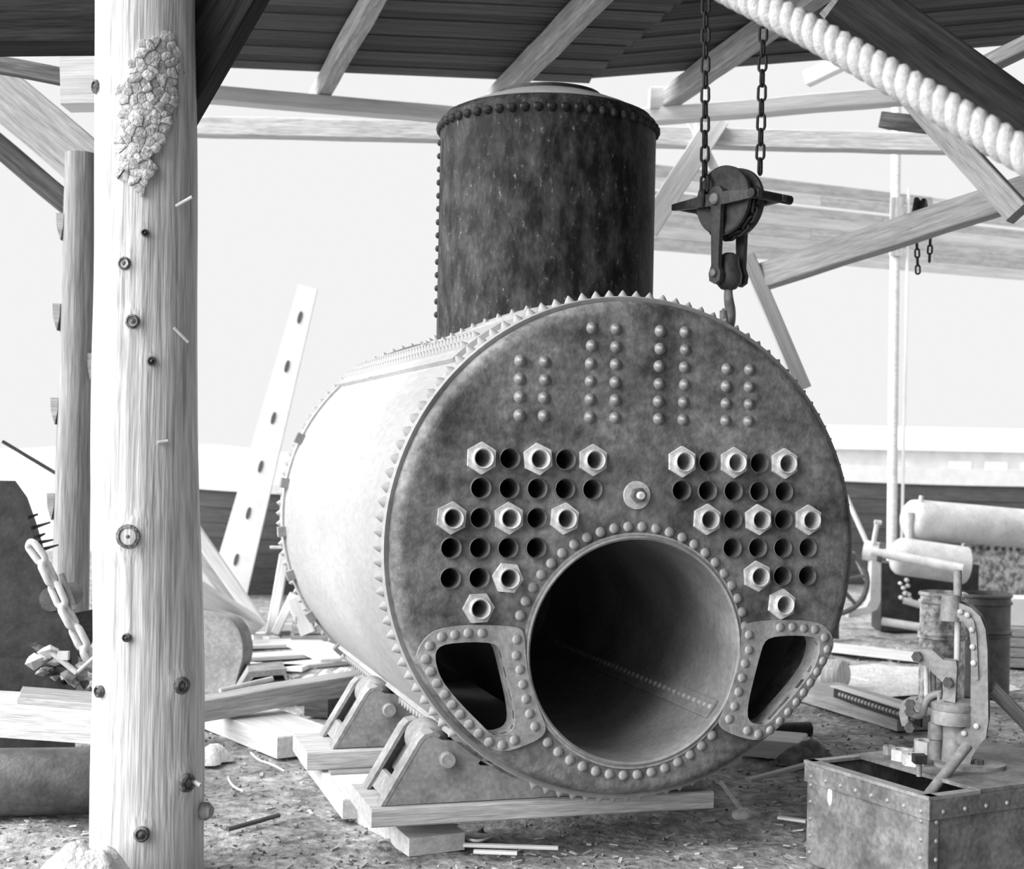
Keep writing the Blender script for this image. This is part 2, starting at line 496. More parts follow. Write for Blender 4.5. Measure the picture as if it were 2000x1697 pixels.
# longitudinal straps
def arc_strip(name, mt, a0, a1, d0, d1, r0, r1, n, parent):
    vs, fs = [], []
    for d in (d0, d1):
        for i in range(n + 1):
            a = rad(a0 + (a1 - a0) * i / n)
            for r in (r0, r1): vs.append((BU + r * math.cos(a), d, BZ + r * math.sin(a)))
    K = 2 * (n + 1)
    for i in range(n):
        p, q = 2 * i, 2 * i + 2
        fs += [(p + 1, q + 1, K + q + 1, K + p + 1), (p, q, q + 1, p + 1), (K + p, K + q, K + q + 1, K + p + 1)]
    fs += [(0, 1, K + 1, K), (2 * n, 2 * n + 1, K + 2 * n + 1, K + 2 * n)]
    return MB().add(vs, fs).build(name, mt, parent, 30, True)
sr = rivet_mesh('strap_rivet', .020, .026, 'shell', 8, 'cone')
for a0, a1, ra in ((119, 134, (129.6, 125.6)), (-133, -113, (-128.5, -124, -118))):
    st = arc_strip('butt_strap', 'shell', a0, a1, .20, LEN - .12, BR - .004, BR + .02, 8, boiler)
    for q, dg in enumerate(ra):
        a = rad(dg)
        for k in range(44):
            inst('strap_rivet', sr, st, (BU + (BR + .019) * math.cos(a), .235 + .0585 * k + (.029 if q % 2 else 0), BZ + (BR + .019) * math.sin(a)), (math.cos(a), 0, math.sin(a)))
# rear girth ring and lugs
arc_strip('girth_ring', 'shell', 100, 262, LEN - .20, LEN - .12, BR - .004, BR + .012, 60, boiler)
for dg in (155.5, 170.2, 185.4, 199.4, 214, 228):
    a = rad(dg)
    X = Matrix.Translation(V((BU + (BR + .02) * math.cos(a), LEN - .22, BZ + (BR + .02) * math.sin(a)))) @ Matrix.Rotation(-(a - PI), 4, 'Y')
    MB().box((0, 0, 0), (.045, .06, .055), X).build('girth_lug', 'edge', boiler, 0, True)
MB().cyl(XB.inverted() @ at(527, 1069, 8.16), XB.inverted() @ at(585, 1069, 8.16), m(3.6, 8.1)).build('stay_rod', 'steelpale', boiler, 40, True)
# steam dome
DC, DR = 1.2, .508
CD = Matrix.Translation(V((BU, DC, 0)))
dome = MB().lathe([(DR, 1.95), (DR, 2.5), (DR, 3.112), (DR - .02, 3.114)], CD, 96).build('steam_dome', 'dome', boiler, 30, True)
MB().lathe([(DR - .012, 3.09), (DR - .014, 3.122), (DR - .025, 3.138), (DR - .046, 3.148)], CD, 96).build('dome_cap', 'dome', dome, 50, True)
MB().lathe([(DR - .047, 3.146), (.40, 3.176), (.32, 3.208), (.25, 3.232), (.22, 3.24)], CD, 96).build('skylit_crown', 'cap', dome, 50, True)  # pale colour carries the sky sheen on the crown
MB().lathe([(.245, 3.225), (.245, 3.250), (.20, 3.252), (.20, 3.235), (.0, 3.235)], CD, 64).build('manhole_ring', 'black', dome, 30, True)
dr = rivet_mesh('dome_rivet', .021, .02, 'dome', 10)
for k in range(54):
    a = 2 * PI * k / 54
    inst('dome_rivet', dr, dome, (BU + DR * math.cos(a), DC + DR * math.sin(a), 3.075), (math.cos(a), math.sin(a), 0))
for k in range(14):
    a = rad(168)
    inst('dome_rivet', dr, dome, (BU + DR * math.cos(a), DC + DR * math.sin(a), 2.2 + .062 * k), (math.cos(a), math.sin(a), 0), 0, .7)
vs, fs = [], []
n = 72
for i in range(n):
    a = 2 * PI * i / n
    for r, o in ((DR - .01, .03), (DR + .01, .026), (DR + .105, .022), (DR + .115, .0)):
        u = r * math.cos(a)
        vs.append((BU + u, DC + r * math.sin(a), BZ + math.sqrt(BR * BR - min(u * u, .9)) + o))
for i in range(n):
    for j in range(3): fs.append((i * 4 + j, ((i + 1) % n) * 4 + j, ((i + 1) % n) * 4 + j + 1, i * 4 + j + 1))
MB().add(vs, fs).build('dome_flange', 'shell', dome, 30, True)
for k in range(56):
    a = 2 * PI * k / 56
    r = DR + .055
    u = r * math.cos(a)
    zz = math.sqrt(BR * BR - u * u)
    inst('flange_rivet', sr, dome, (BU + u, DC + r * math.sin(a), BZ + zz + .02), (u, 0, zz), 0, .85)

# ------------------------------------------------------------------ saddles under the boiler
def saddle(d0, label):
    o = thing('boiler_saddle', label, 'saddle', bl(0, d0, .185), TH, 'steel saddles carrying the boiler')
    inv = Matrix.Translation(V((0, -d0, -.185)))
    half = [(-.945, .187), (-.805, .425), (-.785, .447), (-.755, .452), (-.715, .43)]
    arc = [(-.64 + 1.06 * i / 24) for i in range(25)]
    poly = half + [(u, BZ - math.sqrt(1.004 ** 2 - u * u)) for u in arc] + [(.42, .187)]
    slot = lambda c: [(c - .03, .335), (c - .02, .325), (c + .03, .32), (c + .035, .33), (c + .03, .34), (c - .02, .345)]
    for k, dd in enumerate((.011, .359)):
        plate_part('web_plate', [(u, z) for u, z in poly], [slot(-.54)], .022, 'saddle', o, inv @ Matrix.Translation(V((0, d0 + dd, 0))) @ FLAT)
    for s in (-1,):
        sl = MB()
        p0, p1 = V((s * .935, 0, .20)), V((s * .80, 0, .42))
        t = (p1 - p0)
        q = p0 + t * .30
        nrm = V((-t.z, 0, t.x)).normalized() * (.012 if s < 0 else -.012)
        for a, b, off in ((p0, q, -.006), (q, p1, .045)):
            sh = nrm.normalized() * off * (-1 if True else 1)
            vs = []
            for d in (.024, .346):
                for c in (a, b):
                    for e in (0, 1):
                        p = c + sh * (-1) * 0 + V((s * -1 * (max(off, 0)), d, 0)) + V((-s * .016 * e, 0, 0))
                        vs.append((p.x, p.y, p.z - .185))
            sl.add(vs, [(0, 1, 3, 2), (4, 6, 7, 5), (0, 4, 5, 1), (2, 3, 7, 6), (0, 2, 6, 4), (1, 5, 7, 3)])
        sl.build('end_plate', 'saddle', o, 0, True)
        for e0 in (0.0, .285):
            fl = [V((-.957, 0, .187)), V((-.812, 0, .432)), V((-.79, 0, .456)), V((-.752, 0, .464)), V((-.725, 0, .452))]
            fi = [V((-.940, 0, .187)), V((-.800, 0, .424)), V((-.782, 0, .444)), V((-.752, 0, .451)), V((-.732, 0, .441))]
            vs, fs = [], []
            for p, q in zip(fl, fi):
                for r_, e in ((p, e0 - .002), (p, e0 + .087), (q, e0 + .087), (q, e0 - .002)): vs.append((r_.x, e, r_.z - .185))
            for i in range(4): fs += [(4 * i + j, 4 * i + (j + 1) % 4, 4 * i + 4 + (j + 1) % 4, 4 * i + 4 + j) for j in range(4)]
            fs += [(3, 2, 1, 0), (16, 17, 18, 19)]
            MB().add(vs, fs).build('flange_bar', 'saddle', o, 0, True)
        lug = MB().lathe([(.02, .086), (.06, .095), (.078, .12), (.078, .25), (.06, .275), (.02, .284)], Matrix.Translation(V((s * .735, 0, .40 - .185))) @ YA, 24, True, True)
        lug.build('bearing_lug', 'saddle', o, 60, True)
        pin = MB().lathe([(.032, .02), (.032, -.03), (.028, -.036)], Matrix.Translation(V((s * .70, 0, .357 - .185))) @ YA, 20, False, True)
        pin.build('pin', 'steel', o, 40, True)
    # bearing strip up against the shell
    vs, fs = [], []
    for i in range(25):
        u = -.62 + 1.04 * i / 24
        for d in (.0, .37):
            for rr in (.997, 1.008): vs.append((u * rr, d, BZ - math.sqrt(rr * rr - u * u * rr * rr) - .185))
    for i in range(24):
        a, b = 4 * i, 4 * i + 4
        fs += [(a, a + 2, b + 2, b), (a + 1, b + 1, b + 3, a + 3), (a, b, b + 1, a + 1), (a + 2, a + 3, b + 3, b + 2)]
    MB().add(vs, fs).build('bearing_strip', 'saddle', o, 30, True)
    return o
saddle(.20, 'front steel saddle cradling the boiler just behind its round face')
saddle(1.29, 'rear steel saddle farther back under the boiler shell')
def bbox(name, u0, u1, d0, d1, z0, z1, mt, label, cat, group=None):
    return beam(name, bl(u0, (d0 + d1) / 2, (z0 + z1) / 2), bl(u1, (d0 + d1) / 2, (z0 + z1) / 2), d1 - d0, z1 - z0, mt, None, label=label, cat=cat, group=group, rough=.002)
bbox('sill_timber', -1.0, .43, .165, .60, .112, .184, 'wood2', 'grey timber sill lying under the front boiler saddle', 'timber', 'timber sills')
bbox('sill_timber', -1.08, .45, 1.25, 1.70, .10, .184, 'wood2', 'grey timber sill lying under the rear boiler saddle', 'timber', 'timber sills')
bbox('packing_board', -.98, -.4, 1.20, 1.55, .086, .099, 'wood', 'thin board packed beneath the rear saddle sill', 'board')
# ------------------------------------------------------------------ ground and water
xs = [-40, -20, -10, -6] + [-4.2 + .075 * i for i in range(140)] + [7, 10, 20, 40]
ys = [-6, 0, 3] + [4.0 + .075 * i for i in range(120)] + [13.8, 15, 17, 19, 21]
vs = []
for y in ys:
    for x in xs:
        p = V((x, y, 0))
        near = 1.0 if (-4.3 < x < 6.3 and 4 < y < 13) else .3
        h = .030 * noise.noise(p * 1.1) + .022 * noise.noise(p * 3.7 + V((5, 1, 0))) + .012 * noise.noise(p * 9)
        vs.append((x, y, near * (h - .022)))
nx = len(xs)
fs = [(j * nx + i, j * nx + i + 1, (j + 1) * nx + i + 1, (j + 1) * nx + i) for j in range(len(ys) - 1) for i in range(nx - 1)]
struct(MB().add(vs, fs).build('floor', 'dirt', None, 60, origin=V((0, 0, 0))))
struct(MB().box((0, 130, -.35), (420, 220, .3)).build('water', 'water', None, 0))
# ------------------------------------------------------------------ roof
ZE = 4.1
SL = .055
back = -AX
E1, E2, E3 = atz(190, 120, ZE), atz(1120, 160, ZE), atz(2120, 74, ZE)
E0 = E1
roof = thing('ceiling', 'underside of the dark boarded shed roof', 'roof', E2, 0, None, 'structure')
del roof['label']; del roof['category']
def roof_pt(p, s): return p + back * s + V((0, 0, SL * s))
for k in range(84):
    s = .155 * k
    for a, b in ((E0, E2), (E2, E3)):
        j0, j1 = random.uniform(-.05, .05), random.uniform(.0, .03)
        d = (b - a).normalized()
        u = (back + V((0, 0, SL))).normalized()
        nrm = u.cross(d)
        if nrm.z < 0: nrm = -nrm
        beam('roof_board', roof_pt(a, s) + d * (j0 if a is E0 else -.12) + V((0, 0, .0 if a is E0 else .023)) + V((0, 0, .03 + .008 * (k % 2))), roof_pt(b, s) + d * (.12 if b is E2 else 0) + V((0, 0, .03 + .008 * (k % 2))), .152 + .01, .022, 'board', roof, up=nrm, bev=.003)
def rafter(px, py, drop, wy, tz, label, s1=12.6, mt='wood'):
    p = atz(px, py, ZE - drop)
    return beam('rafter', p - back * .1, p + back * s1 + V((0, 0, SL * s1)), wy, tz, mt, None, label=label, cat='rafter', group='rafters under the boarded roof', rough=.004)
rafter(621, 190, .09, .10, .13, 'rafter left of the steam dome under the boarded roof')
rafter(975, 187, .09, .11, .14, 'rafter running down behind the top of the steam dome')
rafter(1290, 205, .09, .11, .14, 'rafter above the chain hoist just right of the steam dome')
def bpx(name, a, b, Za, Zb, hpx, dep, mt, label, cat='beam', group=None, rough=.003):
    """timber seen from pixel a to pixel b at depths Za, Zb, hpx pixels deep in the picture"""
    p0, p1 = at(a[0], a[1], Za), at(b[0], b[1], Zb)
    return beam(name, p0, p1, dep, m(hpx, (Za + Zb) / 2), mt, None, up=V((0, 0, 1)), label=label, cat=cat, group=group, rough=rough)
pz = ZE - .19
q0, q1, q2, q3 = atz(250, 172, pz), atz(1150, 247, pz), atz(1225, 232, pz), atz(1790, 186, pz)
beam('wall_plate', q0, q1, .14, .10, 'pale', label='pale wall plate under the eaves left of the dome', cat='beam', rough=.003)
beam('wall_plate', q2, q3, .14, .10, 'pale', label='pale wall plate under the eaves right of the dome', cat='beam', rough=.003)
bpx('tie_beam', (260, 245), (1990, 285), 10.4, 10.4, 36, .14, 'wood2', 'long tie beam crossing behind the dome below the eaves')
bpx('stub_beam', (1730, 236), (1850, 248), 9.6, 9.2, 32, .12, 'dark', 'short dark beam stub on the thin pole right of the hoist')
bpx('corner_block', (1268, 196), (1302, 197), 9.9, 9.9, 44, .16, 'pale', 'pale block at the eaves corner beside the dome', 'block')
bpx('brace', (1402, 232), (1262, 452), 10.29, 10.29, 44, .10, 'pale', 'pale diagonal brace below the eaves just right of the dome', 'brace')
bpx('brace', (1338, 215), (1395, 330), 10.33, 10.33, 16, .05, 'pale', 'thin pale brace behind the left hoist chain', 'brace')
bpx('brace', (1478, 545), (2040, 362), 8.8, 7.6, 52, .12, 'wood2', 'heavy diagonal brace rising to the right edge behind the hoist', 'brace')
bpx('brace', (1625, 15), (1990, 418), 7.6, 7.0, 46, .12, 'wood2', 'steep diagonal timber behind the thick rope', 'brace')
bpx('brace', (1575, 155), (1960, -30), 9.6, 8.8, 30, .08, 'pale', 'pale strut rising behind the thick rope to the roof', 'brace')
bpx('brace', (1660, 5), (2060, 300), 5.0, 4.6, 128, .16, 'backlit', 'black diagonal roof timber right above the thick rope', 'brace')
bpx('purlin', (1900, 140), (2060, 60), 6.4, 6.0, 30, .08, 'wood', 'small grey timber in the upper right corner beyond the black one', 'beam')
bpx('strut', (1458, 500), (1570, 760), 8.72, 8.72, 30, .06, 'pale', 'slanting pole dropping behind the round boiler face', 'strut')
bpx('strut', (1484, 540), (1508, 612), 8.8, 8.8, 16, .04, 'pale', 'short batten hanging beside the slanting pole', 'strut')
# unseen boarded wall, added behind the camera to shade the dome and boiler face
fw = thing('shade_wall_front', '', '', (3.5, -3.6, 0), 0, None, 'structure')
del fw['label']; del fw['category']
for k in range(30):
    beam('shade_wall_board', V((-1.6 + .4 * k, -3.6, 0)), V((-1.6 + .4 * k, -3.6, 5.2)), .385, .03, 'dark', fw, up=V((0, 1, 0)), bev=.003)
rw = thing('shade_wall_right', '', '', (3.3, 2.2, 0), 0, None, 'structure')  # unseen wall added right of the frame to darken dome and boiler
del rw['label']; del rw['category']
for k in range(29):
    beam('shade_wall_board', V((3.35, -3.5 + .4 * k, 0)), V((3.35, -3.5 + .4 * k, 3.9)), .385, .03, 'dark', rw, up=V((1, 0, 0)), bev=.003)
# thin pole on the right
pole = thing('roof_pole', 'thin pale upright pole right of the boiler', 'pole', atz(1740, 1212, 0))
pb, ptp = atz(1740, 1212, 0), None
zp = pb.y
rod('pole_shaft', V((pb.x, zp, 0)), V((at(1741, 700, zp).x, zp, at(1743, 190, zp).z)), .050, 'pale', pole, .045, 14)
beam('pole_batten', V((pb.x + .085, zp - .02, .3)), V((pb.x + .085, zp - .02, 4.2)), .025, .03, 'pale', pole, up=V((0, 1, 0)))
beam('pole_cleat', at(1752, 385, zp - .06), at(1750, 500, zp - .06), .13, .03, 'wood', pole, up=V((0, 1, 0)))
# boarded wall hanging at the back right
wall = thing('wall_back', '', '', at(1600, 520, 12.5), 0, None, 'structure')
del wall['label']; del wall['category']
zl, zr = 14.4, 17.4
for k in range(7):
    ta, tb = k / 7.0, (k + 1) / 7.0
    ya, yb = 322 + (492 - 322) * (ta + tb) / 2, 396 + (534 - 396) * (ta + tb) / 2
    hh = m(170 / 7.0, zl)
    if k == 2: ya += 4; yb += 4
    cut = random.uniform(.3, .7)
    p0, p1 = at(1200, ya - 10, zl - .35), at(2100, yb + 22, zr + .75)
    gap = .965 if k != 1 else .86
    pm = p0.lerp(p1, cut)
    beam('wall_plank', p0, pm, .03, hh * gap, 'pale' if k % 2 else 'wood2', wall, bev=.003)
    beam('wall_plank', pm + (p1 - p0).normalized() * .006, p1, .03, hh * gap * .99, 'wood2' if k % 3 else 'pale', wall, bev=.003)

# ------------------------------------------------------------------ log post in front
def log_mesh(mb, p0, p1, r0, r1, nseg=60, n=48, amp=.010, seed=0, knots=()):
    p0, p1 = V(p0), V(p1)
    ax = p1 - p0
    fr = frame(ax)
    vs, fs = [], []
    for i in range(nseg + 1):
        t = i / nseg
        c = p0 + ax * t + V((.012 * noise.noise(V((t * 3, seed, 0))), .012 * noise.noise(V((t * 3, seed, 9))), 0))
        for j in range(n):
            a = 2 * PI * j / n
            r = r0 + (r1 - r0) * t
            r *= 1 + amp / .2 * noise.noise(V((math.cos(a) * 1.2, math.sin(a) * 1.2, t * 5 + seed))) + .012 * noise.noise(V((math.cos(a) * 6, math.sin(a) * 6, t * 3 + seed)))
            p = c + fr @ V((r * math.cos(a), r * math.sin(a), 0))
            for kp, kr, kh in knots:
                dd = (p - kp).length
                if dd < kr * 2.4: p = p + (p - c).normalized() * kh * math.exp(-(dd / kr) ** 2)
            vs.append(p)
    for i in range(nseg):
        for j in range(n): fs.append((i * n + j, i * n + (j + 1) % n, (i + 1) * n + (j + 1) % n, (i + 1) * n + j))
    fs += [tuple(reversed(range(n))), tuple(nseg * n + j for j in range(n))]
    return mb.add(vs, fs)
PZ = 5.22
def atp(px, py): return at(px, py, PZ)
pb = atz(289, 1702, 0); PZ = pb.y
ptop = at(284, -90, PZ)
post = thing('log_post', 'thick peeled log post in the left foreground with a patch of bark', 'post', pb)
R0, R1 = m(109, PZ), m(95, PZ)
def post_surf(px, py, lift=0.0):
    """point on the front of the log at a pixel"""
    r = ray(px, py)
    t = (at(px, py, 1).z - at(289, 1702, 1).z) / (at(284, -90, 1).z - at(289, 1702, 1).z)
    c = pb.lerp(ptop, t); c.z = 0
    R = R0 + (R1 - R0) * t + lift
    b = -2 * (r.x * c.x + r.y * c.y); a = r.x ** 2 + r.y ** 2
    D = b * b - 4 * a * (c.x ** 2 + c.y ** 2 - R * R)
    s = (-b - math.sqrt(max(D, 0))) / (2 * a)
    p = r * s; p.z += CAMH
    nr = V((p.x - c.x, p.y - c.y, 0)).normalized()
    return p, nr
KN = [(192, 170, 13), (245, 515, 12), (260, 628, 13), (295, 705, 9), (253, 1047, 22), (196, 1350, 11), (352, 1338, 16), (362, 1528, 17), (277, 1628, 14), (283, 455, 7), (248, 1245, 8)]
kd = []
for px, py, rp in KN:
    p, nr = post_surf(px, py)
    kd.append((p, m(rp * 1.5, PZ), m(rp * .55, PZ)))
log_mesh(MB(), pb, ptop, R0, R1, 110, 64, .008, 3.3, kd).build('trunk', 'log', post, 60)
for (px, py, rp), (p, _, kh) in zip(KN, kd):
    p, nr = post_surf(px, py)
    r = m(rp, PZ) * .95
    q = p + nr * kh * .8
    kn = MB().lathe([(r * 1.15, -.012), (r * 1.1, .004), (r * .8, .008), (r * .7, -.003), (r * .35, .004), (0, .009)], Matrix.Translation(q) @ frame(nr).to_4x4(), 14).build('knot', 'knot', post, 60)
def stick(name, a, b, la, lb, r, mt):
    p, _ = post_surf(*a); q, nq = post_surf(*b)
    p2, n2 = post_surf(a[0], a[1], la); q2, _ = post_surf(b[0], b[1], lb)
    return rod(name, p2, q2, r, mt, post, None, 8)
stick('nail', (344, 402), (376, 384), .0, .07, .006, 'steelpale')
stick('nail', (340, 640), (368, 668), .012, .03, .006, 'steelpale')
stick('nail', (372, 1522), (392, 1534), .0, .05, .008, 'steelpale')
stick('nail', (308, 864), (328, 861), .004, .012, .006, 'steelpale')
p, nr = post_surf(394, 1583)
MB().lathe([(.03, -.02), (.034, .02), (.02, .04)], Matrix.Translation(p) @ frame(V((1, -.3, 0))).to_4x4(), 12, False, True).build('branch_stub', 'logdark', post)
# bark scales: cells of an irregular net on the log's surface
bpts = []
outl = [(238, 150), (262, 96), (300, 62), (338, 70), (350, 130), (352, 170), (332, 215), (338, 250), (318, 275), (312, 300), (300, 318), (312, 340), (300, 352), (284, 362), (262, 368), (240, 352), (226, 328), (222, 305), (232, 280), (228, 250), (222, 228), (228, 200), (226, 172)]
def inside(x, y, poly):
    c = False
    for i in range(len(poly)):
        (x1, y1), (x2, y2) = poly[i], poly[i - 1]
        if (y1 > y) != (y2 > y) and x < (x2 - x1) * (y - y1) / (y2 - y1) + x1: c = not c
    return c
rb_ = random.Random(5)
for iy in range(20):
    for ix in range(9):
        x = 216 + 21 * ix + (10 if iy % 2 else 0) + rb_.uniform(-9, 9)
        y = 58 + 16.5 * iy + rb_.uniform(-8, 8)
        bpts.append((x, y))
def cell(i, pts, box=19):
    x, y = pts[i]
    poly = [(x - box, y - box), (x + box, y - box), (x + box, y + box), (x - box, y + box)]
    for j, (a, b) in enumerate(pts):
        if j == i or abs(a - x) > 40 or abs(b - y) > 40: continue
        mx, my, nx_, ny_ = (a + x) / 2, (b + y) / 2, a - x, b - y
        out = []
        for k in range(len(poly)):
            p, q = poly[k], poly[(k + 1) % len(poly)]
            dp = (p[0] - mx) * nx_ + (p[1] - my) * ny_
            dq = (q[0] - mx) * nx_ + (q[1] - my) * ny_
            if dp <= 0: out.append(p)
            if dp * dq < 0:
                t = dp / (dp - dq)
                out.append((p[0] + t * (q[0] - p[0]), p[1] + t * (q[1] - p[1])))
        poly = out
        if len(poly) < 3: break
    return poly
for i, (x, y) in enumerate(bpts):
    if not inside(x, y, outl): continue
    poly = cell(i, bpts)
    if len(poly) < 3: continue
    lift = rb_.uniform(.010, .020)
    cx, cy = sum(p[0] for p in poly) / len(poly), sum(p[1] for p in poly) / len(poly)
    vs = []
    for s, h in ((1.0, -.008), (.975, lift * .9), (.80, lift)):
        for px, py in poly:
            vs.append(post_surf(cx + (px - cx) * s + rb_.uniform(-.6, .6), cy + (py - cy) * s, h)[0])
    n = len(poly)
    fs = [(k * n + j, k * n + (j + 1) % n, (k + 1) * n + (j + 1) % n, (k + 1) * n + j) for k in range(2) for j in range(n)] + [tuple(2 * n + j for j in range(n))]
    MB().add(vs, fs).build('bark_scale', 'bark', post, 50)
# pale heap at its foot
def mound(name, c, rx, ry, h, mt, seed=1, n=28, k=10, amp=.25, label=None, cat=None, power=1.6):
    vs, fs = [], []
    for i in range(k + 1):
        t = i / k
        for j in range(n):
            a = 2 * PI * j / n
            q = 1 + amp * noise.noise(V((math.cos(a) * 1.6, math.sin(a) * 1.6, seed)))
            x, y = rx * q * t * math.cos(a), ry * q * t * math.sin(a)
            z = h * (1 - t ** power) * (1 + amp * noise.noise(V((x * 9, y * 9, seed + 4)))) + .15 * h * noise.noise(V((x * 25, y * 25, seed)))*(1-t)
            vs.append((c.x + x, c.y + y, c.z + z - (.01 if i == k else 0)))
    for i in range(k):
        for j in range(n): fs.append((i * n + j, i * n + (j + 1) % n, (i + 1) * n + (j + 1) % n, (i + 1) * n + j))
    o = MB().add(vs, fs).build(name, mt, None, 70)
    return tag(o, label, cat)
mound('sacking_heap', V((pb.x - .115, pb.y - .38, -.01)), .20, .16, .20, 'rag', 2, amp=.35, power=3.0, label='pale lumpy heap of sacking at the foot of the log post', cat='heap')
# dark timbers round the head of the post
bpx('knee_brace', (318, 218), (470, -42), PZ + .1, PZ + .1, 118, .16, 'backlit', 'dark knee brace leaning off the top of the log post', 'brace')
bpx('head_beam', (-900, 55), (330, 30), PZ + .5, PZ + .5, 124, .2, 'backlit', 'dark head beam behind the top of the log post', 'beam')
bpx('beam_end', (128, 160), (215, 158), 6.6, 6.6, 106, .16, 'pale', 'pale squared beam end poking out left of the log post', 'beam')
bpx('purlin', (-700, 0), (135, 152), 8.1, 7.2, 30, .1, 'dark', 'dark narrow purlin in the upper left corner', 'beam')
bpx('brace', (-430, -182), (250, 388), 8.3, 8.3, 96, .14, 'wood', 'broad diagonal brace above the far log post', 'brace')
bpx('brace', (-540, -167), (172, 432), 8.5, 8.5, 42, .1, 'dark', 'narrow diagonal brace below the broad one at the far post', 'brace')
# far log post with its cleats
fz = atz(140, 1400, 0).y
fpost = thing('log_post', 'weathered far log post with wedge cleats left of the thick post', 'post', atz(140, 1400, 0))
log_mesh(MB(), at(132, 1400, fz), at(158, 300, fz), m(37, fz), m(30, fz), 50, 28, .012, 8.1).build('trunk', 'logdark', fpost, 60)
for px, py, s in ((121, 418, -1), (114, 594, -1), (110, 777, -1), (103, 963, -1), (181, 690, 1)):
    w0 = m(7, fz)
    X = Matrix.Translation(at(px, py, fz - .02)) @ Matrix.Rotation(PI / 2, 4, 'X')
    hgt = m(52, fz)
    MB().prism([(-w0 * 1.1, 0), (w0 * 1.1, 0), (w0 * .9, -hgt * .5), (w0 * .2 * (-s), -hgt), (-w0 * .9, -hgt * .5)], -.035, .035, X).build('cleat', 'wood', fpost, 0)
# ------------------------------------------------------------------ chain hoist
HZ = 6.55
def link_mesh(name, L, W, r, mt, nn=20, n=6):
    s = (L - W) / 2
    path = []
    for i in range(nn):
        a = 2 * PI * i / nn
        path.append(((W / 2 - r) * math.cos(a), 0, (W / 2 - r) * math.sin(a) + (s if math.sin(a) >= 0 else -s)))
    return MB().tube(path, r, n, closed=True).mesh(name, mt, 80)
def chain_along(parent, path, me, pitch, name='chain_link', a0=0.0):
    """links laid along a polyline, every other one turned by a quarter"""
    P = [V(p) for p in path]
    d, k, seg = 0.0, 0, 0
    tot = sum((P[i + 1] - P[i]).length for i in range(len(P) - 1))
    s = pitch / 2
    while s < tot:
        t = s
        for i in range(len(P) - 1):
            L = (P[i + 1] - P[i]).length
            if t <= L: break
            t -= L
        dr = (P[i + 1] - P[i]).normalized()
        c = P[i] + dr * t
        X = Matrix.Translation(c) @ frame(dr, V((0, 1, .01))).to_4x4() @ Matrix.Rotation(a0 + (PI / 2 if k % 2 else 0), 4, 'Z')
        put(name, me, parent, WM[parent].inverted() @ X)
        s += pitch
        k += 1
hl = link_mesh('chain_link', .088, .050, .0072, 'black')
PITCH = .068
c0, c1 = at(1380, -235, HZ), at(1376, 398, HZ)
ch = thing('hoist_chain', 'dark chain hanging left of the hoist block', 'chain', c1)
chain_along(ch, [c0, c1], hl, PITCH, a0=.5)
c0, c1 = at(1498, -235, HZ + .05), at(1484, 345, HZ + .05)
ch = thing('hoist_chain', 'dark chain hanging right of the hoist block', 'chain', c1)
chain_along(ch, [c0, c1], hl, PITCH, a0=.5)
# block: sheave turned towards the left, yoke, hook
hc_ = at(1426, 394, HZ)
YAW = rad(-50)
XH = Matrix.Translation(hc_) @ Matrix.Rotation(YAW, 4, 'Z')
hb = put('hoist_block', None, None, XH)
tag(hb, 'black iron chain block with cross arms and hook above the boiler', 'hoist')
FWD = Matrix.Rotation(PI / 2, 4, 'X')             # lathe axis -> towards the viewer
SRd = .158
MB().lathe([(.02, .052), (.10, .050), (.132, .058), (.150, .062), (SRd, .055), (SRd, .035), (.128, .018), (.122, 0), (.128, -.018), (SRd, -.035), (SRd, -.055), (.15, -.062), (.10, -.05), (.02, -.052)], FWD, 48, True, True).build('sheave', 'iron', hb, 30, True)
path = [V((.150 * math.cos(a), 0, .150 * math.sin(a))) for a in [PI + PI * i / 24 for i in range(25)]]
pl = link_mesh('pocket_link', .088, .050, .0085, 'black')
inv = WM[hb]
for i in range(13):
    a = PI + PI * (i - .3) / 11.5
    X = Matrix.Translation(V((.157 * math.cos(a), 0, .157 * math.sin(a)))) @ frame(V((-math.sin(a), 0, math.cos(a))), V((0, 1, .01))).to_4x4() @ Matrix.Rotation(PI / 2 * (i % 2), 4, 'Z')
    put('pocket_link', pl, hb, X)
yk = MB()
for y in (-.085, .085):
    yk.prism([(-.038, .035), (-.03, -.035), (-.021, -.30), (-.036, -.335), (-.03, -.37), (0, -.385), (.03, -.37), (.036, -.335), (.021, -.30), (.03, -.035), (.038, .035), (.018, .058), (-.018, .058)], -.012, .012, Matrix.Translation(V((0, y, 0))) @ FWD)
    yk.prism([(-.275, -.02), (-.275, .008), (-.06, .028), (.06, .03), (.25, .012), (.25, -.016), (.05, -.028), (-.05, -.028)], -.013, .013, Matrix.Translation(V((0, y, 0))) @ FWD)
for i, y in enumerate((-.085, .085)):
    q = MB(); q.v = yk.v[0 + i * (26 + 16):(i + 1) * 42]; base = i * 42
    q.f = [tuple(k - base for k in f) for f in yk.f if base <= min(f) < base + 42]
    o = q.build('yoke_plate', 'iron', hb, 30, True)
MB().cyl((.225, -.12, -.002), (.225, .15, -.002), .021, None, 14).build('guide_roller', 'black', hb, 40, True)
MB().cyl((-.258, -.10, -.006), (-.258, .10, -.006), .014, None, 12).build('guide_pin', 'iron', hb, 40, True)
MB().lathe([(.026, .097), (.026, .115), (.018, .122)], FWD, 16, False, True).build('axle_boss', 'steel', hb, 40, True)
MB().lathe([(.018, .097), (.018, .112), (.01, .118)], Matrix.Translation(V((0, 0, -.335))) @ FWD, 14, False, True).build('yoke_bolt', 'steel', hb, 40, True)
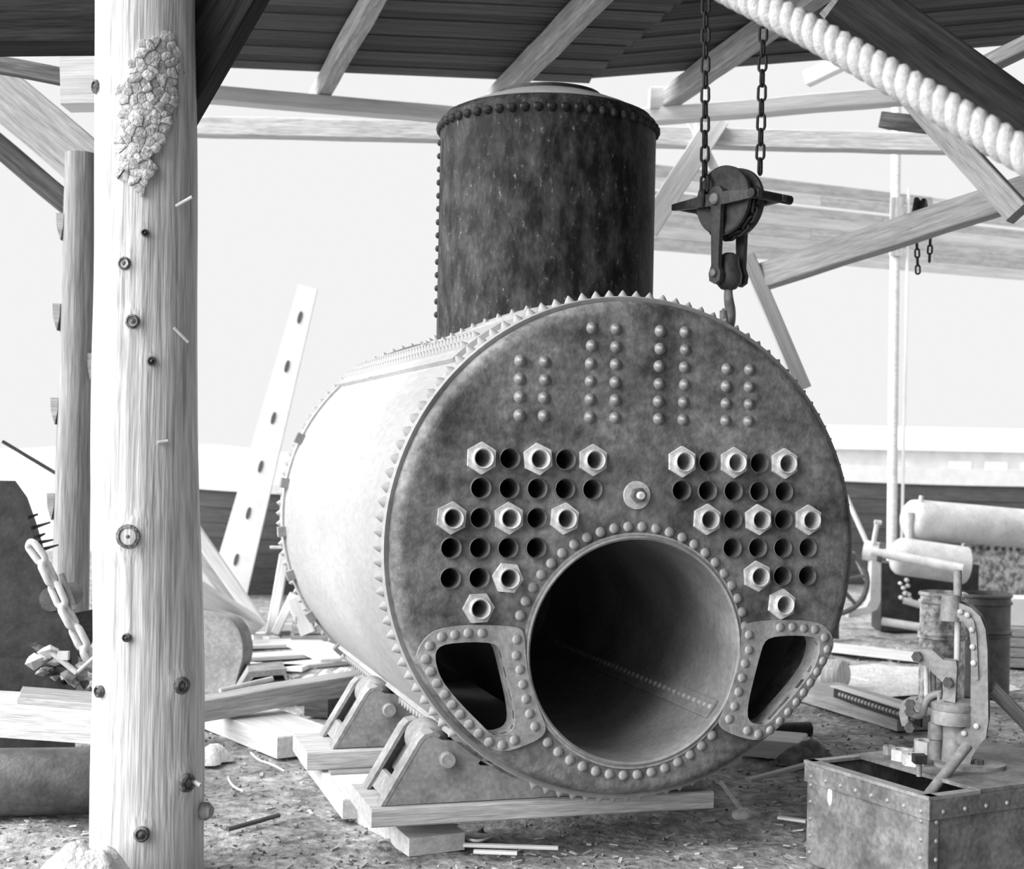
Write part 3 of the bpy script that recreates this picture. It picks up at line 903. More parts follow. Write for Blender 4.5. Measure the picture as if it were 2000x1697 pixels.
MB().lathe([(.02, -.235), (.045, -.25), (.05, -.30), (.062, -.335), (.058, -.375), (.035, -.40), (.02, -.405)], None, 24, True, True).build('swivel', 'iron', hb, 60, True)
hp = [(0, -.39), (.004, -.43), (.012, -.46), (.030, -.49), (.034, -.53), (.018, -.575), (-.014, -.585), (-.045, -.56), (-.056, -.525), (-.062, -.495)]
hp = [(0.0, 0, z) if i < 2 else (0, x * 1.1, z) for i, (x, z) in enumerate(hp)]
def smooth_path(P, it=2):
    P = [V(p) for p in P]
    for _ in range(it):
        Q = [P[0]]
        for i in range(len(P) - 1): Q += [P[i] * .75 + P[i + 1] * .25, P[i] * .25 + P[i + 1] * .75]
        P = Q + [P[-1]]
    return P
hp = smooth_path(hp)
MB().tube([Matrix.Rotation(.4, 3, 'Z') @ p for p in hp], [.017 + .008 * math.sin(PI * min(1, i / len(hp) * 1.15)) - (.012 if i > len(hp) * .9 else 0) for i in range(len(hp))], 10).build('hook', 'steel', hb, 60, True)
# small hoist hung on the right-hand brace
sz = 8.35
sh = thing('chain_tackle', 'small dark chain tackle slung round the diagonal brace at right', 'tackle', at(1800, 530, sz))
for k, (y0, y1, px) in enumerate(((390, 460, 1790), (396, 456, 1797), (392, 458, 1804))):
    MB().tube(smooth_path([at(px, y0, sz - .1), at(px - 6, (y0 + y1) / 2, sz - .16), at(px, y1, sz - .1), at(px + 3, y1 + 2, sz + .12), at(px + 3, y0 + 2, sz + .12), at(px, y0, sz - .1)], 2), .016, 7).build('sling_loop', 'black', sh, 60)
sl_ = link_mesh('tackle_link', .062, .036, .006, 'black')
chain_along(sh, [at(1790, 455, sz - .1), at(1793, 540, sz - .1)], sl_, .047, 'tackle_link', .5)
chain_along(sh, [at(1818, 448, sz - .1), at(1815, 516, sz - .1)], sl_, .047, 'tackle_link', .5)
# thick rope across the upper right corner
rp0, rp1 = at(1120, -164, 4.2), at(2080, 352, 3.3)
rope = thing('thick_rope', 'thick pale twisted rope crossing the upper right corner', 'rope', rp1)
fr = frame(rp1 - rp0)
LR_ = (rp1 - rp0).length
for k in range(3):
    pts = []
    for i in range(361):
        t = i / 360
        a = 2 * PI * (t * LR_ / .115 + k / 3)
        sag = -.05 * math.sin(PI * t)
        pts.append(rp0.lerp(rp1, t) + fr @ V((.021 * math.cos(a), .021 * math.sin(a), 0)) + V((0, 0, -sag * .6)))
    MB().tube(pts, .0235, 8).build('rope_strand', 'rope', rope, 80)

# ------------------------------------------------------------------ things on the ground, left
def slab(name, pts, z0, z1, mt, label, cat, group=None, parent=None):
    """block with a four-cornered footprint (world points), grain along its first edge"""
    p = [V((q.x, q.y, 0)) for q in pts]
    x = (p[1] - p[0]).normalized()
    y = V((-x.y, x.x, 0))
    o = p[0]
    poly = [((q - o).dot(x), (q - o).dot(y)) for q in p]
    X = Matrix((x, y, V((0, 0, 1)))).transposed().to_4x4()
    X.translation = o + V((0, 0, z0))
    b = MB()
    c = (sum(q[0] for q in poly) / 4, sum(q[1] for q in poly) / 4)
    ins = [(q[0] + (c[0] - q[0]) * min(.3, .006 / max(.01, abs(c[0] - q[0]) + .001)), q[1] + (c[1] - q[1]) * min(.3, .006 / max(.01, abs(c[1] - q[1]) + .001))) for q in poly]
    h = z1 - z0
    e = min(.006, h * .2)
    vs = [(a, d, 0) for a, d in poly] + [(a, d, h - e) for a, d in poly] + [(a, d, h) for a, d in ins]
    fs = [(3, 2, 1, 0), (8, 9, 10, 11)] + [(k * 4 + i, k * 4 + (i + 1) % 4, k * 4 + 4 + (i + 1) % 4, k * 4 + 4 + i) for k in range(2) for i in range(4)]
    b.add(vs, fs)
    ob = put(name, b.mesh(name, mt, 0), parent, WM[parent].inverted() @ X if parent else X)
    if label: tag(ob, label, cat, group)
    return ob
def four(a, b, wd):                                # footprint: edge a->b and a width to its right
    a, b = V((a.x, a.y, 0)), V((b.x, b.y, 0))
    x = (b - a).normalized()
    n = V((-x.y, x.x, 0)) * wd
    return [a, b, b + n, a + n]
G = atz
# block under the front sill, block under the rear, board on the ground
wf = four(G(688, 1592), G(799, 1663), .24)
MBw = MB().add([V((p.x, p.y, -.02)) for p in wf] + [V((p.x, p.y, z)) for p, z in zip(wf, (.108, .05, .05, .108))], [(3, 2, 1, 0), (4, 5, 6, 7), (0, 1, 5, 4), (1, 2, 6, 5), (2, 3, 7, 6), (3, 0, 4, 7)])
tag(MBw.build('packing_wedge', 'pale', None, 0), 'pale wooden wedge under the front sill nearest the camera', 'wedge')
slab('packing_plank', four(G(585, 1486), G(669, 1600), .34), 0, .085, 'pale', 'thick pale plank on the ground running under both boiler sills', 'plank')
T1a, T1b = G(380, 1412), G(541, 1478)
slab('squared_timber', four(T1a, T1b, .36), -.01, .10, 'pale', 'pale squared timber on the dirt right of the log post', 'timber')
beam('long_timber', atz(330, 1394, .155), atz(722, 1328, .23), .15, .115, 'wood', label='long grey timber lying across the pale squared timber', cat='timber', rough=.004)
slab('packing_block', four(G(594, 1398), G(640, 1402), .3), 0, .185, 'dark', 'dark block propping the long grey timber near the boiler', 'block')
rod('iron_rod', atz(430, 1349, .235), atz(532, 1325, .27), .014, 'steelpale', label='pale iron rod on top of the long grey timber', cat='rod')
# trestle-like bent block
bz = 8.7
tb = thing('bent_bracket', 'grey bent iron bracket standing behind the long timber', 'bracket', at(480, 1345, bz))
pr = [(0, 0), (.115, .20), (.335, .215), (.36, .13), (.345, .12), (.325, .18), (.135, .165), (.045, 0)]
MB().prism([(x, z) for x, z in pr], -.16, .16, Matrix.Translation(V((at(440, 1345, bz).x, bz + .1, .0))) @ Matrix.Rotation(rad(12), 4, 'Z') @ FWD).build('bracket_plate', 'saddle', tb, 0)
MB().box((at(520, 1330, bz).x, bz + .12, .07), (.2, .24, .14)).build('bracket_block', 'dark', tb, 0)
# D shaped plate with a rim
pzz = 9.0
dX = Matrix.Translation(at(385, 1350, pzz)) @ Matrix.Rotation(rad(-18), 4, 'Z')
dpt = thing('flanged_plate', 'grey flanged steel plate with a rounded corner behind the log post', 'plate', at(400, 1350, pzz))
hh, ww = m(150, pzz), m(97, pzz)
ol = [(-.25, 0), (ww * .80, 0)] + [(ww * (.50 + .5 * math.cos(a)), hh * (.55 + .42 * math.sin(a))) for a in [-.5 + (PI / 2 + .5) * i / 12 for i in range(13)]] + [(-.25, hh * 1.03)]
MB().prism(ol, -.008, .008, dX @ FWD).build('plate_web', 'saddle', dpt, 30)
rim = [V((x, 0, y)) for x, y in ol[1:]]
vs = []
for p in rim: vs += [dX @ (p + V((0, -.01, 0))), dX @ (p + V((0, .12, 0))), dX @ (p * 1.03 + V((0, -.01, 0))), dX @ (p * 1.03 + V((0, .12, 0)))]
fs = []
for i in range(len(rim) - 1):
    a, b = 4 * i, 4 * i + 4
    fs += [(a, b, b + 1, a + 1), (a + 2, a + 3, b + 3, b + 2), (a, a + 2, b + 2, b), (a + 1, b + 1, b + 3, a + 3)]
MB().add(vs, fs).build('plate_flange', 'steel', dpt, 40)
# flat pale boards
FB = [((474, 1268), (640, 1262), .34, 0, .028), ((478, 1292), (672, 1281), .22, 0, .03), ((560, 1270), (625, 1302), .16, .031, .055), ((600, 1268), (664, 1296), .17, .031, .055),
      ((545, 1312), (700, 1296), .20, 0, .03), ((470, 1306), (590, 1312), .14, 0, .03)]
FL_ = ['broad pale board flat on the ground behind the flanged plate', 'pale board flat beside the boiler shell in the scrap wood', 'pale board laid slantwise over the flat boards, left one', 'pale board laid slantwise over the flat boards, right one', 'pale board nearest the long grey timber in the scrap wood', 'short pale board next to the bent iron bracket']
for (a, b, wd, z0, z1), lb in zip(FB, FL_):
    slab('scrap_board', four(G(*a), G(*b), wd), z0, z1, 'pale', lb, 'board', 'pale boards lying left of the boiler')
for k, (y0, lb) in enumerate(((1254, 'bottom board of the short stack beside the rear of the boiler'), (1246, 'middle board of the short stack beside the rear of the boiler'), (1238, 'top board of the short stack beside the rear of the boiler'))):
    g0 = G(568 + 4 * k, 1256)
    slab('stacked_board', four(g0, g0 + V((m(78 - 6 * k, g0.y), .05, 0)), .25), .075 * k, .075 * k + .065, 'wood', lb, 'board', 'short stack of boards')
# leaning poles and planks
def lean(name, a, b, Za, Zb, wpx, dep, mt, label, cat, group=None):
    p0, p1 = at(a[0], a[1], Za), at(b[0], b[1], Zb)
    return beam(name, p0, p1, m(wpx, (Za + Zb) / 2), dep, mt, None, up=V((0, -1, 0)), label=label, cat=cat, group=group, rough=.002)
ZL = 11.6
lean('leaning_plank', (377, 1030), (517, 1232), 11.6, 11.9, 24, .06, 'pale', 'pale plank leaning steeply from behind the log post', 'plank', 'planks leaning behind the log post')
lean('leaning_plank', (370, 1062), (505, 1228), 12.0, 12.1, 30, .05, 'wood', 'grey plank leaning just beneath the steep pale one', 'plank', 'planks leaning behind the log post')
lean('leaning_plank', (370, 1095), (470, 1225), 12.2, 12.4, 22, .04, 'pale', 'narrow pale plank low behind the log post', 'plank', 'planks leaning behind the log post')
lean('leaning_plank', (350, 1132), (500, 1222), 10.6, 11.6, 34, .10, 'pale', 'thick pale timber with a dark end sloping behind the log post', 'timber', 'planks leaning behind the log post')
lean('leaning_plank', (330, 1168), (480, 1218), 10.2, 11.4, 22, .05, 'pale', 'flat pale board sloping over the flanged plate', 'plank', 'planks leaning behind the log post')
lean('prop_pole', (556, 1082), (529, 1240), 11.7, 11.7, 19, .07, 'pale', 'pale upright prop standing behind the boiler shell', 'prop')
lean('prop_pole', (574, 1160), (538, 1236), 11.6, 11.6, 16, .06, 'pale', 'short pale stick leaning against the thicker one by the boiler', 'prop')
lean('prop_pole', (575, 1166), (603, 1236), 11.5, 11.5, 30, .10, 'pale', 'short thick pale stick leaning by the rear of the boiler', 'prop')
# slotted leaning plank
z0, z1 = 12.6, 12.4
pA, pB = at(447, 1150, z0), at(602, 560, z1)
sx = (pB - pA); Ls = sx.length
xx = sx.normalized(); zz = V((0, -1, 0)); zz = (zz - xx * zz.dot(xx)).normalized(); yy = zz.cross(xx)
XS = Matrix((xx, yy, zz)).transposed().to_4x4(); XS.translation = pA
wS = m(62, 12.5)
gp = put('cleated_gangplank', MB().prism([(-.2, -wS * .62), (Ls, -wS * .30), (Ls, wS * .30), (-.2, wS * .62)], -.025, .025).mesh('cleated_gangplank', 'white', 30), None, XS)
tag(gp, 'tall pale plank with dark cleats leaning against the sky behind the boiler', 'plank')
for t in (.10, .255, .41, .57, .74, .9):
    put('plank_cleat', MB().prism([(.055 * math.cos(a), .016 * math.sin(a)) for a in [2 * PI * i / 12 for i in range(12)]], .0255, .035).mesh('plank_cleat', 'iron', 30), gp, Matrix.Translation(V((Ls * t, 0, 0))))
# scraps
rs = random.Random(21)
for k, (px, py, w_, d_, h_) in enumerate(((490, 1240, .12, .1, .08), (505, 1248, .1, .12, .06), (520, 1236, .16, .08, .05), (540, 1243, .2, .12, .06), (555, 1236, .14, .1, .09), (530, 1252, .12, .1, .05), (566, 1252, .12, .1, .05), (500, 1262, .2, .06, .04), (455, 1262, .18, .1, .05))):
    g = G(px, py)
    X = Matrix.Translation(g) @ Matrix.Rotation(rs.uniform(-1, 1), 4, 'Z') @ Matrix.Rotation(rs.uniform(-.1, .1), 4, 'X')
    tag(MB().box((0, 0, h_ / 2 - .01), (w_, d_, h_), X).build('wood_scrap', 'pale' if k % 3 else 'wood', None, 0), 'small wood offcut in the litter behind the flanged plate', 'offcut', 'offcuts behind the flanged plate')
for k, (px, py, lb) in enumerate(((612, 1332, 'left'), (640, 1322, 'middle'), (668, 1318, 'right'))):
    g = G(px, py)
    mound('chip_heap', g, .10, .08, .05, 'rag', k + 7, 14, 5, .5, 'small pale heap of shavings behind the long timber, %s one' % lb, 'heap')
# ------------------------------------------------------------------ riveted steel tank in the right corner
TT = .38
tA, tB = atz(1578, 1490, TT), atz(1815, 1562, TT)
tA.z = tB.z = 0
ex = (tB - tA); LT = ex.length; ex.normalize()
ey = V((-ex.y, ex.x, 0))
if ey.x < 0: ey = -ey
WT = .95
tank = thing('riveted_tank', 'riveted steel tank with an open slot along its top in the right corner', 'tank', tA.lerp(tB, .5) + ey * WT / 2)
ang = math.atan2(ex.y, ex.x)
XT = Matrix((ex, ey, V((0, 0, 1)))).transposed().to_4x4(); XT.translation = tA
th = .012
def tbox(name, c, d, mt, par=tank): return MB().box(c, d, XT).build(name, mt, par, 0)
tbox('side_plate', (LT / 2, th / 2, TT / 2), (LT, th, TT), 'tank')
tbox('side_plate', (LT / 2, WT - th / 2, TT / 2), (LT, th, TT), 'tank')
tbox('end_plate', (th / 2, WT / 2, TT / 2), (th, WT - 2 * th, TT), 'tank')
tbox('end_plate', (LT - th / 2, WT / 2, TT / 2), (th, WT - 2 * th, TT), 'tank')
tbox('floor_plate', (LT / 2, WT / 2, .008), (LT - .03, WT - .03, .012), 'tank')
SW = .24
tbox('top_plate', (LT / 2, SW + (WT - SW) / 2, TT + .008), (LT + .01, WT - SW, .014), 'tank')
for c, d in (((LT / 2, -.004, TT - .035), (LT + .02, .008, .07)), ((LT + .004, WT / 2, TT - .035), (.008, WT, .07))): tbox('rim_band', c, d, 'tank')
for c, d in (((LT / 2, .011, TT + .006), (LT + .02, .046, .012)), ((LT - .012, SW / 2, TT + .006), (.04, SW, .012)), ((.012, SW / 2, TT + .006), (.04, SW, .012))): tbox('rim_flange', c, d, 'steel')
tbox('corner_angle', (LT - .018, -.003, (TT - .07) / 2), (.045, .006, TT - .075), 'tank')
tbox('corner_angle', (LT + .003, .018, (TT - .07) / 2), (.006, .045, TT - .075), 'tank')
tr = rivet_mesh('tank_rivet', .0085, .007, 'rivet', 8)
R3 = XT.to_3x3()
def trv(x, y, z, nr): put('tank_rivet', tr, tank, WM[tank].inverted() @ (Matrix.Translation(XT @ V((x, y, z))) @ frame(R3 @ V(nr)).to_4x4()))
for i in range(8): trv(.03 + (LT - .06) * i / 7, -.008, TT - .045, (0, -1, 0))
for i in range(9): trv(LT + .008, .06 + (WT - .12) * i / 8, TT - .045, (1, 0, 0))
for i in range(5):
    trv(LT - .03, -.006, .04 + .065 * i, (0, -1, 0)); trv(LT + .006, .03, .04 + .065 * i, (1, 0, 0))
    trv(.02, -.0, .04 + .065 * i, (0, -1, 0))
MB().lathe([(.014, 0), (.012, .002), (.0, .003)], Matrix.Translation(XT @ V((.13, -.001, .28))) @ frame(R3 @ V((0, -1, 0))).to_4x4() @ Matrix.Scale(2.6, 4, V((1, 0, 0))), 14).build('paint_blob', 'white', tank, 0)
# ------------------------------------------------------------------ lever punch standing on the tank
PZ2 = atz(1880, 1500, TT + .015).y
pbs = atz(1884, 1496, TT + .015)
press = thing('lever_punch', 'heavy iron lever punch standing on the riveted tank', 'punch', pbs)
PY = rad(-22)
XP = Matrix.Translation(pbs) @ Matrix.Rotation(PY, 4, 'Z')
S_ = PZ2 / FPX
def pp(px, py, y=0.0):                         # picture offsets from the punch's foot -> the punch's own plane
    return V(((px - 1884) * S_ / math.cos(PY) * 1.0, y, (1496 - py) * S_))
def wpp(px, py, y=0.0): return XP @ pp(px, py, y)
def ppoly(pts): return [((px - 1884) * S_ / math.cos(PY), (1496 - py) * S_) for px, py in pts]
XF = XP @ FWD
cf = [(1846, 1168), (1872, 1174), (1892, 1182), (1908, 1198), (1917, 1222), (1921, 1260), (1925, 1400), (1921, 1432), (1908, 1450), (1899, 1470), (1893, 1496), (1880, 1496), (1884, 1458), (1872, 1446), (1873, 1428), (1886, 1416), (1894, 1402), (1893, 1260), (1889, 1226), (1878, 1210), (1846, 1206)]
MB().prism(ppoly(cf), .028, .052, XF).build('frame_plate', 'steel', press, 30)
MB().prism(ppoly(cf), -.052, -.028, XF).build('frame_plate', 'steel', press, 30)
MB().prism(ppoly([(1868, 1186), (1884, 1190), (1897, 1206), (1902, 1230), (1907, 1320), (1902, 1320), (1895, 1236), (1888, 1214), (1868, 1200)]), .052, .062, XF).build('frame_rib', 'steel', press, 30)
MB().prism(ppoly([(1894, 1190), (1908, 1200), (1917, 1224), (1925, 1400), (1917, 1425), (1905, 1400), (1903, 1240)]), -.028, .028, XF).build('frame_core', 'iron', press, 30)
MB().cyl(wpp(1856, 1210, -.03), wpp(1856, 1160, -.03), .040, .036, 20).build('ram_head', 'steel', press)
rod('ram_rod', wpp(1866, 1162), wpp(1865, 1112), .016, 'steel', press)
rod('ram_rod', wpp(1867, 1290), wpp(1867, 1204), .012, 'steelpale', press)
bm_ = rivet_mesh('frame_bolt', .012, .010, 'nut', 8)
for px, py in ((1874, 1190), (1886, 1196), (1894, 1224), (1896, 1257), (1898, 1288)):
    put('frame_bolt', bm_, press, WM[press].inverted() @ (Matrix.Translation(wpp(px, py, -.062)) @ (XP.to_3x3() @ Matrix.Rotation(PI / 2, 3, 'X')).to_4x4()))
for px, py in ((1905, 1411), (1884, 1427)):
    put('frame_bolt', bm_, press, WM[press].inverted() @ (Matrix.Translation(wpp(px, py, -.052)) @ (XP.to_3x3() @ Matrix.Rotation(PI / 2, 3, 'X')).to_4x4()))
lv = [(1800, 1268), (1826, 1267), (1846, 1286), (1868, 1287), (1870, 1300), (1868, 1368), (1846, 1364), (1846, 1330), (1815, 1300), (1798, 1294)]
MB().prism(ppoly(lv), .0, .07, XF).build('lever_cheek', 'steel', press, 30)
hxb = MB().prism([(.02 * math.cos(PI / 3 * i), .02 * math.sin(PI / 3 * i)) for i in range(6)], 0, .022)
hxb.lathe([(.010, .022), (.010, .034)], None, 10, False, True)
hxm = MB().prism([(.02 * math.cos(PI / 3 * i), .02 * math.sin(PI / 3 * i)) for i in range(6)], 0, .024).mesh('pivot_nut', 'iron', 20)
for px, py, y in ((1800, 1282, -.07), (1855, 1328, -.07), (1790, 1390, -.075), (1790, 1422, -.075), (1790, 1376, -.075)):
    put('pivot_nut', hxm, press, WM[press].inverted() @ (Matrix.Translation(wpp(px, py, y)) @ (XP.to_3x3() @ Matrix.Rotation(PI / 2, 3, 'X')).to_4x4()))
rod('connecting_rod', wpp(1812, 1292), wpp(1816, 1384), .010, 'steelpale', press)
rod('connecting_rod', wpp(1823, 1296, .03), wpp(1826, 1384, .03), .012, 'steel', press)
MB().lathe([(.085, 0), (.085, .045), (.081, .05), (.085, .055), (.085, .078), (.075, .082), (.03, .10)], Matrix.Translation(wpp(1863, 1413)), 32, True, True).build('die_drum', 'steel', press)
rod('die_pin', wpp(1838, 1372, -.03), wpp(1838, 1352, -.03), .007, 'steel', press)
rod('die_pin', wpp(1845, 1362, .0), wpp(1845, 1338, .0), .007, 'black', press)
MB().lathe([(.05, 0), (.046, .1), (.046, .17)], Matrix.Translation(wpp(1866, 1496)), 24).build('column', 'steel', press)
MB().lathe([(.026, 0), (.024, .075), (.03, .08), (.028, .14), (.01, .15)], Matrix.Translation(wpp(1832, 1488)), 20).build('side_column', 'steel', press)
MB().prism(ppoly([(1772, 1378), (1786, 1368), (1800, 1366), (1790, 1378), (1784, 1395), (1785, 1412), (1792, 1426), (1774, 1424), (1768, 1400)]), -.01, .045, XF).build('guide_lug', 'steel', press, 30)
gl = smooth_path([wpp(1786, 1402, -.02), wpp(1806, 1404, -.02), wpp(1811, 1392, -.02), wpp(1814, 1372, -.02), wpp(1828, 1358, -.02), wpp(1842, 1356, -.02)], 2)
MB().tube(gl, .014, 8).build('guide_arm', 'steel', press, 60)
MB().lathe([(.10, 0), (.10, .022), (.06, .026), (.0, .026)], Matrix.Translation(wpp(1893, 1500)) @ Matrix.Scale(1.35, 4, V((1, 0, 0))), 32).build('base_flange', 'steel', press)
put('base_nut', hxm, press, WM[press].inverted() @ Matrix.Translation(wpp(1909, 1490, -.03)))
beam('hand_lever', wpp(1925, 1340, .05), at(2060, 1470, PZ2 + .25), .035, .05, 'wood', press)
rod('crowbar', atz(1806, 1562, TT - .06), wpp(1893, 1442, -.13), m(11, 5.1), 'steel', n=16, label='round steel bar leaning out of the tank slot against the punch', cat='bar')
# loose nuts on the tank top
def hexnut(name, px, py, r, h, hole, mt, label, rot=0.0):
    g = atz(px, py, TT + .0155)
    me = plate([(r * math.cos(rot + PI / 3 * i), r * math.sin(rot + PI / 3 * i)) for i in range(6)], [circle(0, 0, hole, 18)], h)
    me.transform(Matrix.Translation(V((0, 0, h / 2))))
    me.materials.clear(); me.materials.append(M[mt]); finish(me, 25)
    return tag(put(name, me, None, Matrix.Translation(g)), label, 'nut', 'loose nuts on the tank')
hexnut('loose_nut', 1762, 1484, .046, .042, .026, 'steelpale', 'pale loose nut at the left end of the tank top', .2)
hexnut('loose_nut', 1737, 1473, .026, .034, .012, 'steel', 'smallest loose nut at the far left of the tank top')
hexnut('loose_nut', 1783, 1494, .042, .042, .02, 'nut', 'grey loose nut in front of the pale one on the tank', .5)
hexnut('loose_nut', 1808, 1470, .05, .05, .03, 'steelpale', 'tall pale loose nut beside the foot of the punch', .35)
bt = thing('loose_bolt', 'dark headed bolt standing among the loose nuts on the tank', 'bolt', atz(1795, 1516, TT + .0155))
g = atz(1795, 1516, TT + .0155)
MB().cyl(g, g + V((0, 0, .05)), .010).build('bolt_shank', 'steel', bt)
MB().box(g + V((0, 0, .065)), (.045, .045, .032)).build('bolt_head', 'black', bt, 0)
rod('iron_rod', at(1928, 1456, 5.95), at(2030, 1486, 5.7), .011, 'steelpale', label='pale rod behind the punch at the right edge', cat='rod')

# ------------------------------------------------------------------ plate rolls behind, right
RZ = 13.0
pr_ = thing('plate_rolls', 'plate bending rolls with two long pale rollers at the right', 'machine', V((at(1800, 1100, RZ).x, RZ, 0)))
def cap_roll(name, a, b, r, mt):
    a, b = V(a), V(b)
    X = Matrix.Translation(a) @ frame(b - a).to_4x4()
    L = (b - a).length
    return MB().lathe([(r * .45, -.06), (r * .80, -.045), (r * .97, -.01), (r, .03), (r, L)], X, 36, True, True).build(name, mt, pr_, 50)
cap_roll('top_roller', at(1783, 1014, RZ), at(2090, 1040, RZ + .5), m(39, RZ), 'steelpale')
cap_roll('lower_roller', at(1757, 1086, RZ - .25), at(1884, 1104, RZ - .2), m(36, RZ), 'steelpale')
rod('drive_shaft', at(1702, 1076, RZ - .5), at(1880, 1111, RZ - .75), m(9, RZ), 'steelpale', pr_)
rod('shaft_bearing', at(1688, 1074, RZ - .4), at(1722, 1080, RZ - .46), m(19, RZ), 'steelpale', pr_, None, 20)
MB().lathe([(m(20, RZ), 0), (m(20, RZ), .04), (m(13, RZ), .05)], Matrix.Translation(at(1716, 1079, RZ - .46)) @ frame(at(1880, 1111, RZ - .75) - at(1702, 1076, RZ - .5)).to_4x4(), 20, True, True).build('bearing_collar', 'iron', pr_)
fa = [(1699, 1094), (1717, 1094), (1718, 1172), (1712, 1188), (1698, 1196), (1672, 1204), (1656, 1206), (1658, 1192), (1690, 1184), (1698, 1170)]
z_ = RZ - .45
MB().prism([((px - 1700) * z_ / FPX, -(py - 1100) * z_ / FPX) for px, py in fa], -.06, .06, Matrix.Translation(at(1700, 1100, z_)) @ FWD).build('bearing_stand', 'steelpale', pr_, 30)
MB().box(V((at(1812, 1150, RZ + .1).x, RZ + .2, .31)), (m(190, RZ), .34, .62)).build('bed_casting', 'black', pr_, 0)
bx_ = at(1765, 1148, RZ - .0)
for dx, dz, r in ((0, 0, .02), (.04, .02, .02), (.02, -.05, .024), (.05, -.06, .02), (-.03, .04, .016), (.03, .07, .02), (-.02, -.09, .02), (.06, -.10, .022)):
    MB().lathe([(r, -.03), (r, .01), (r * .5, .02)], Matrix.Translation(bx_ + V((dx, 0, dz))) @ FWD, 8, False, True).build('gear_stud', 'nut', pr_)
rod('crank_handle', at(1706, 1062, RZ - .5), at(1713, 1022, RZ - .5), .022, 'steelpale', pr_)
rod('crank_grip', at(1708, 1020, RZ - .5), at(1721, 1021, RZ - .5), .022, 'steelpale', pr_)
rod('tie_rod', at(1764, 1172, RZ - .3), at(1806, 1184, RZ - .35), .03, 'steelpale', pr_)
rod('foot_pipe', at(1722, 1213, RZ - .45), at(1830, 1230, RZ - .6), .036, 'steelpale', pr_)
rod('stop_post', at(1800, 968, RZ - .05), at(1797, 985, RZ - .05), .02, 'steelpale', pr_)
MB().cyl(at(1774, 1062, RZ - .1), at(1775, 1000, RZ - .1), .03, .045, 12).build('roller_bracket', 'steelpale', pr_)
rod('stay_bar', at(1652, 968, RZ - .2), at(1694, 1062, RZ - .3), .022, 'steelpale', pr_)
rod('stay_bar', at(1666, 1078, RZ - .1), at(1694, 1140, RZ - .1), .014, 'steel', pr_)
# spoked hand wheel
wh = thing('spoked_wheel', 'dark spoked wheel half hidden by the right edge of the boiler', 'wheel', V((at(1640, 1130, RZ - .7).x, RZ - .7, 0)))
wc = at(1632, 1136, RZ - .7)
wr = m(62, RZ - .7)
MB().tube([wc + V((wr * math.cos(a), 0, wr * math.sin(a))) for a in [2 * PI * i / 40 for i in range(40)]], .024, 8, closed=True).build('wheel_rim', 'iron', wh, 60)
for k in range(6):
    a = PI / 3 * k + .22
    rod('wheel_spoke', wc, wc + V((wr * math.cos(a), 0, wr * math.sin(a))), .022, 'iron', wh, .016, 8)
MB().cyl(wc + V((0, -.06, 0)), wc + V((0, .06, 0)), .06).build('wheel_hub', 'iron', wh)
MB().box((wc.x, wc.y + .14, wc.z / 2), (.12, .1, wc.z)).build('wheel_stand', 'black', wh, 0)
# riveted plate tank behind the rolls
rt = thing('plate_tank', 'mottled riveted plate tank behind the rolls at the right edge', 'tank', V((at(1980, 1120, 14).x, 14, 0)))
pA_, pB_ = at(1880, 1058, 13.8), at(2120, 1066, 14.3)
beam('tank_wall', V((pA_.x, pA_.y, pA_.z / 2)), V((pB_.x, pB_.y, pA_.z / 2)), .03, pA_.z, 'mottled', rt, bev=.003)
beam('tank_flange', pA_ + V((0, -.03, .0)), pB_ + V((0, -.03, 0)), .07, .03, 'steelpale', rt)
rr_ = rivet_mesh('flange_rivet', .02, .015, 'iron', 8)
for k in range(16):
    p = pA_.lerp(pB_, .02 + .06 * k) + V((0, -.02, -.055))
    inst('flange_rivet', rr_, rt, WM[rt].inverted() @ p, (0, -1, 0))
# drums
def drum(px, py_top, Z, r, h, mt, label):
    c = at(px, py_top, Z); c.z = 0
    o = thing('steel_drum', label, 'drum', c)
    MB().lathe([(r * .96, 0), (r, .02), (r, h), (r * .96, h), (r * .95, h - .02), (r * .95, .05), (0, .05)], Matrix.Translation(c), 40).build('drum_wall', mt, o, 30)
    for z in (h - .012, h - .06, h * .63, h * .60):
        MB().lathe([(r, z - .014), (r + .012, z - .006), (r + .012, z + .006), (r, z + .014)], Matrix.Translation(c), 40).build('drum_hoop', mt, o, 50)
    return o
dz_ = 9.2
h1 = at(1840, 1156, dz_).z
drum(1842, 1156, dz_, m(43, dz_), h1, 'mottled', 'pale open drum just left of the lever punch')
drum(1918, 1156, 9.6, m(54, 9.6), at(1918, 1158, 9.6).z, 'iron', 'dark open drum behind the lever punch')
# pale block and boards at the right edge
slab('pale_block', four(G(1950, 1300), G(2060, 1304), .3), .31, .52, 'white', 'white block on the boards at the right edge', 'block')
for k in range(4):
    slab('stacked_board', four(G(1944, 1302), G(2060, 1306), .32), .078 * k, .078 * k + .07, 'wood', '%s board of the stack under the white block' % ['lowest', 'second lowest', 'second highest', 'highest'][k], 'board', 'boards at the right edge')

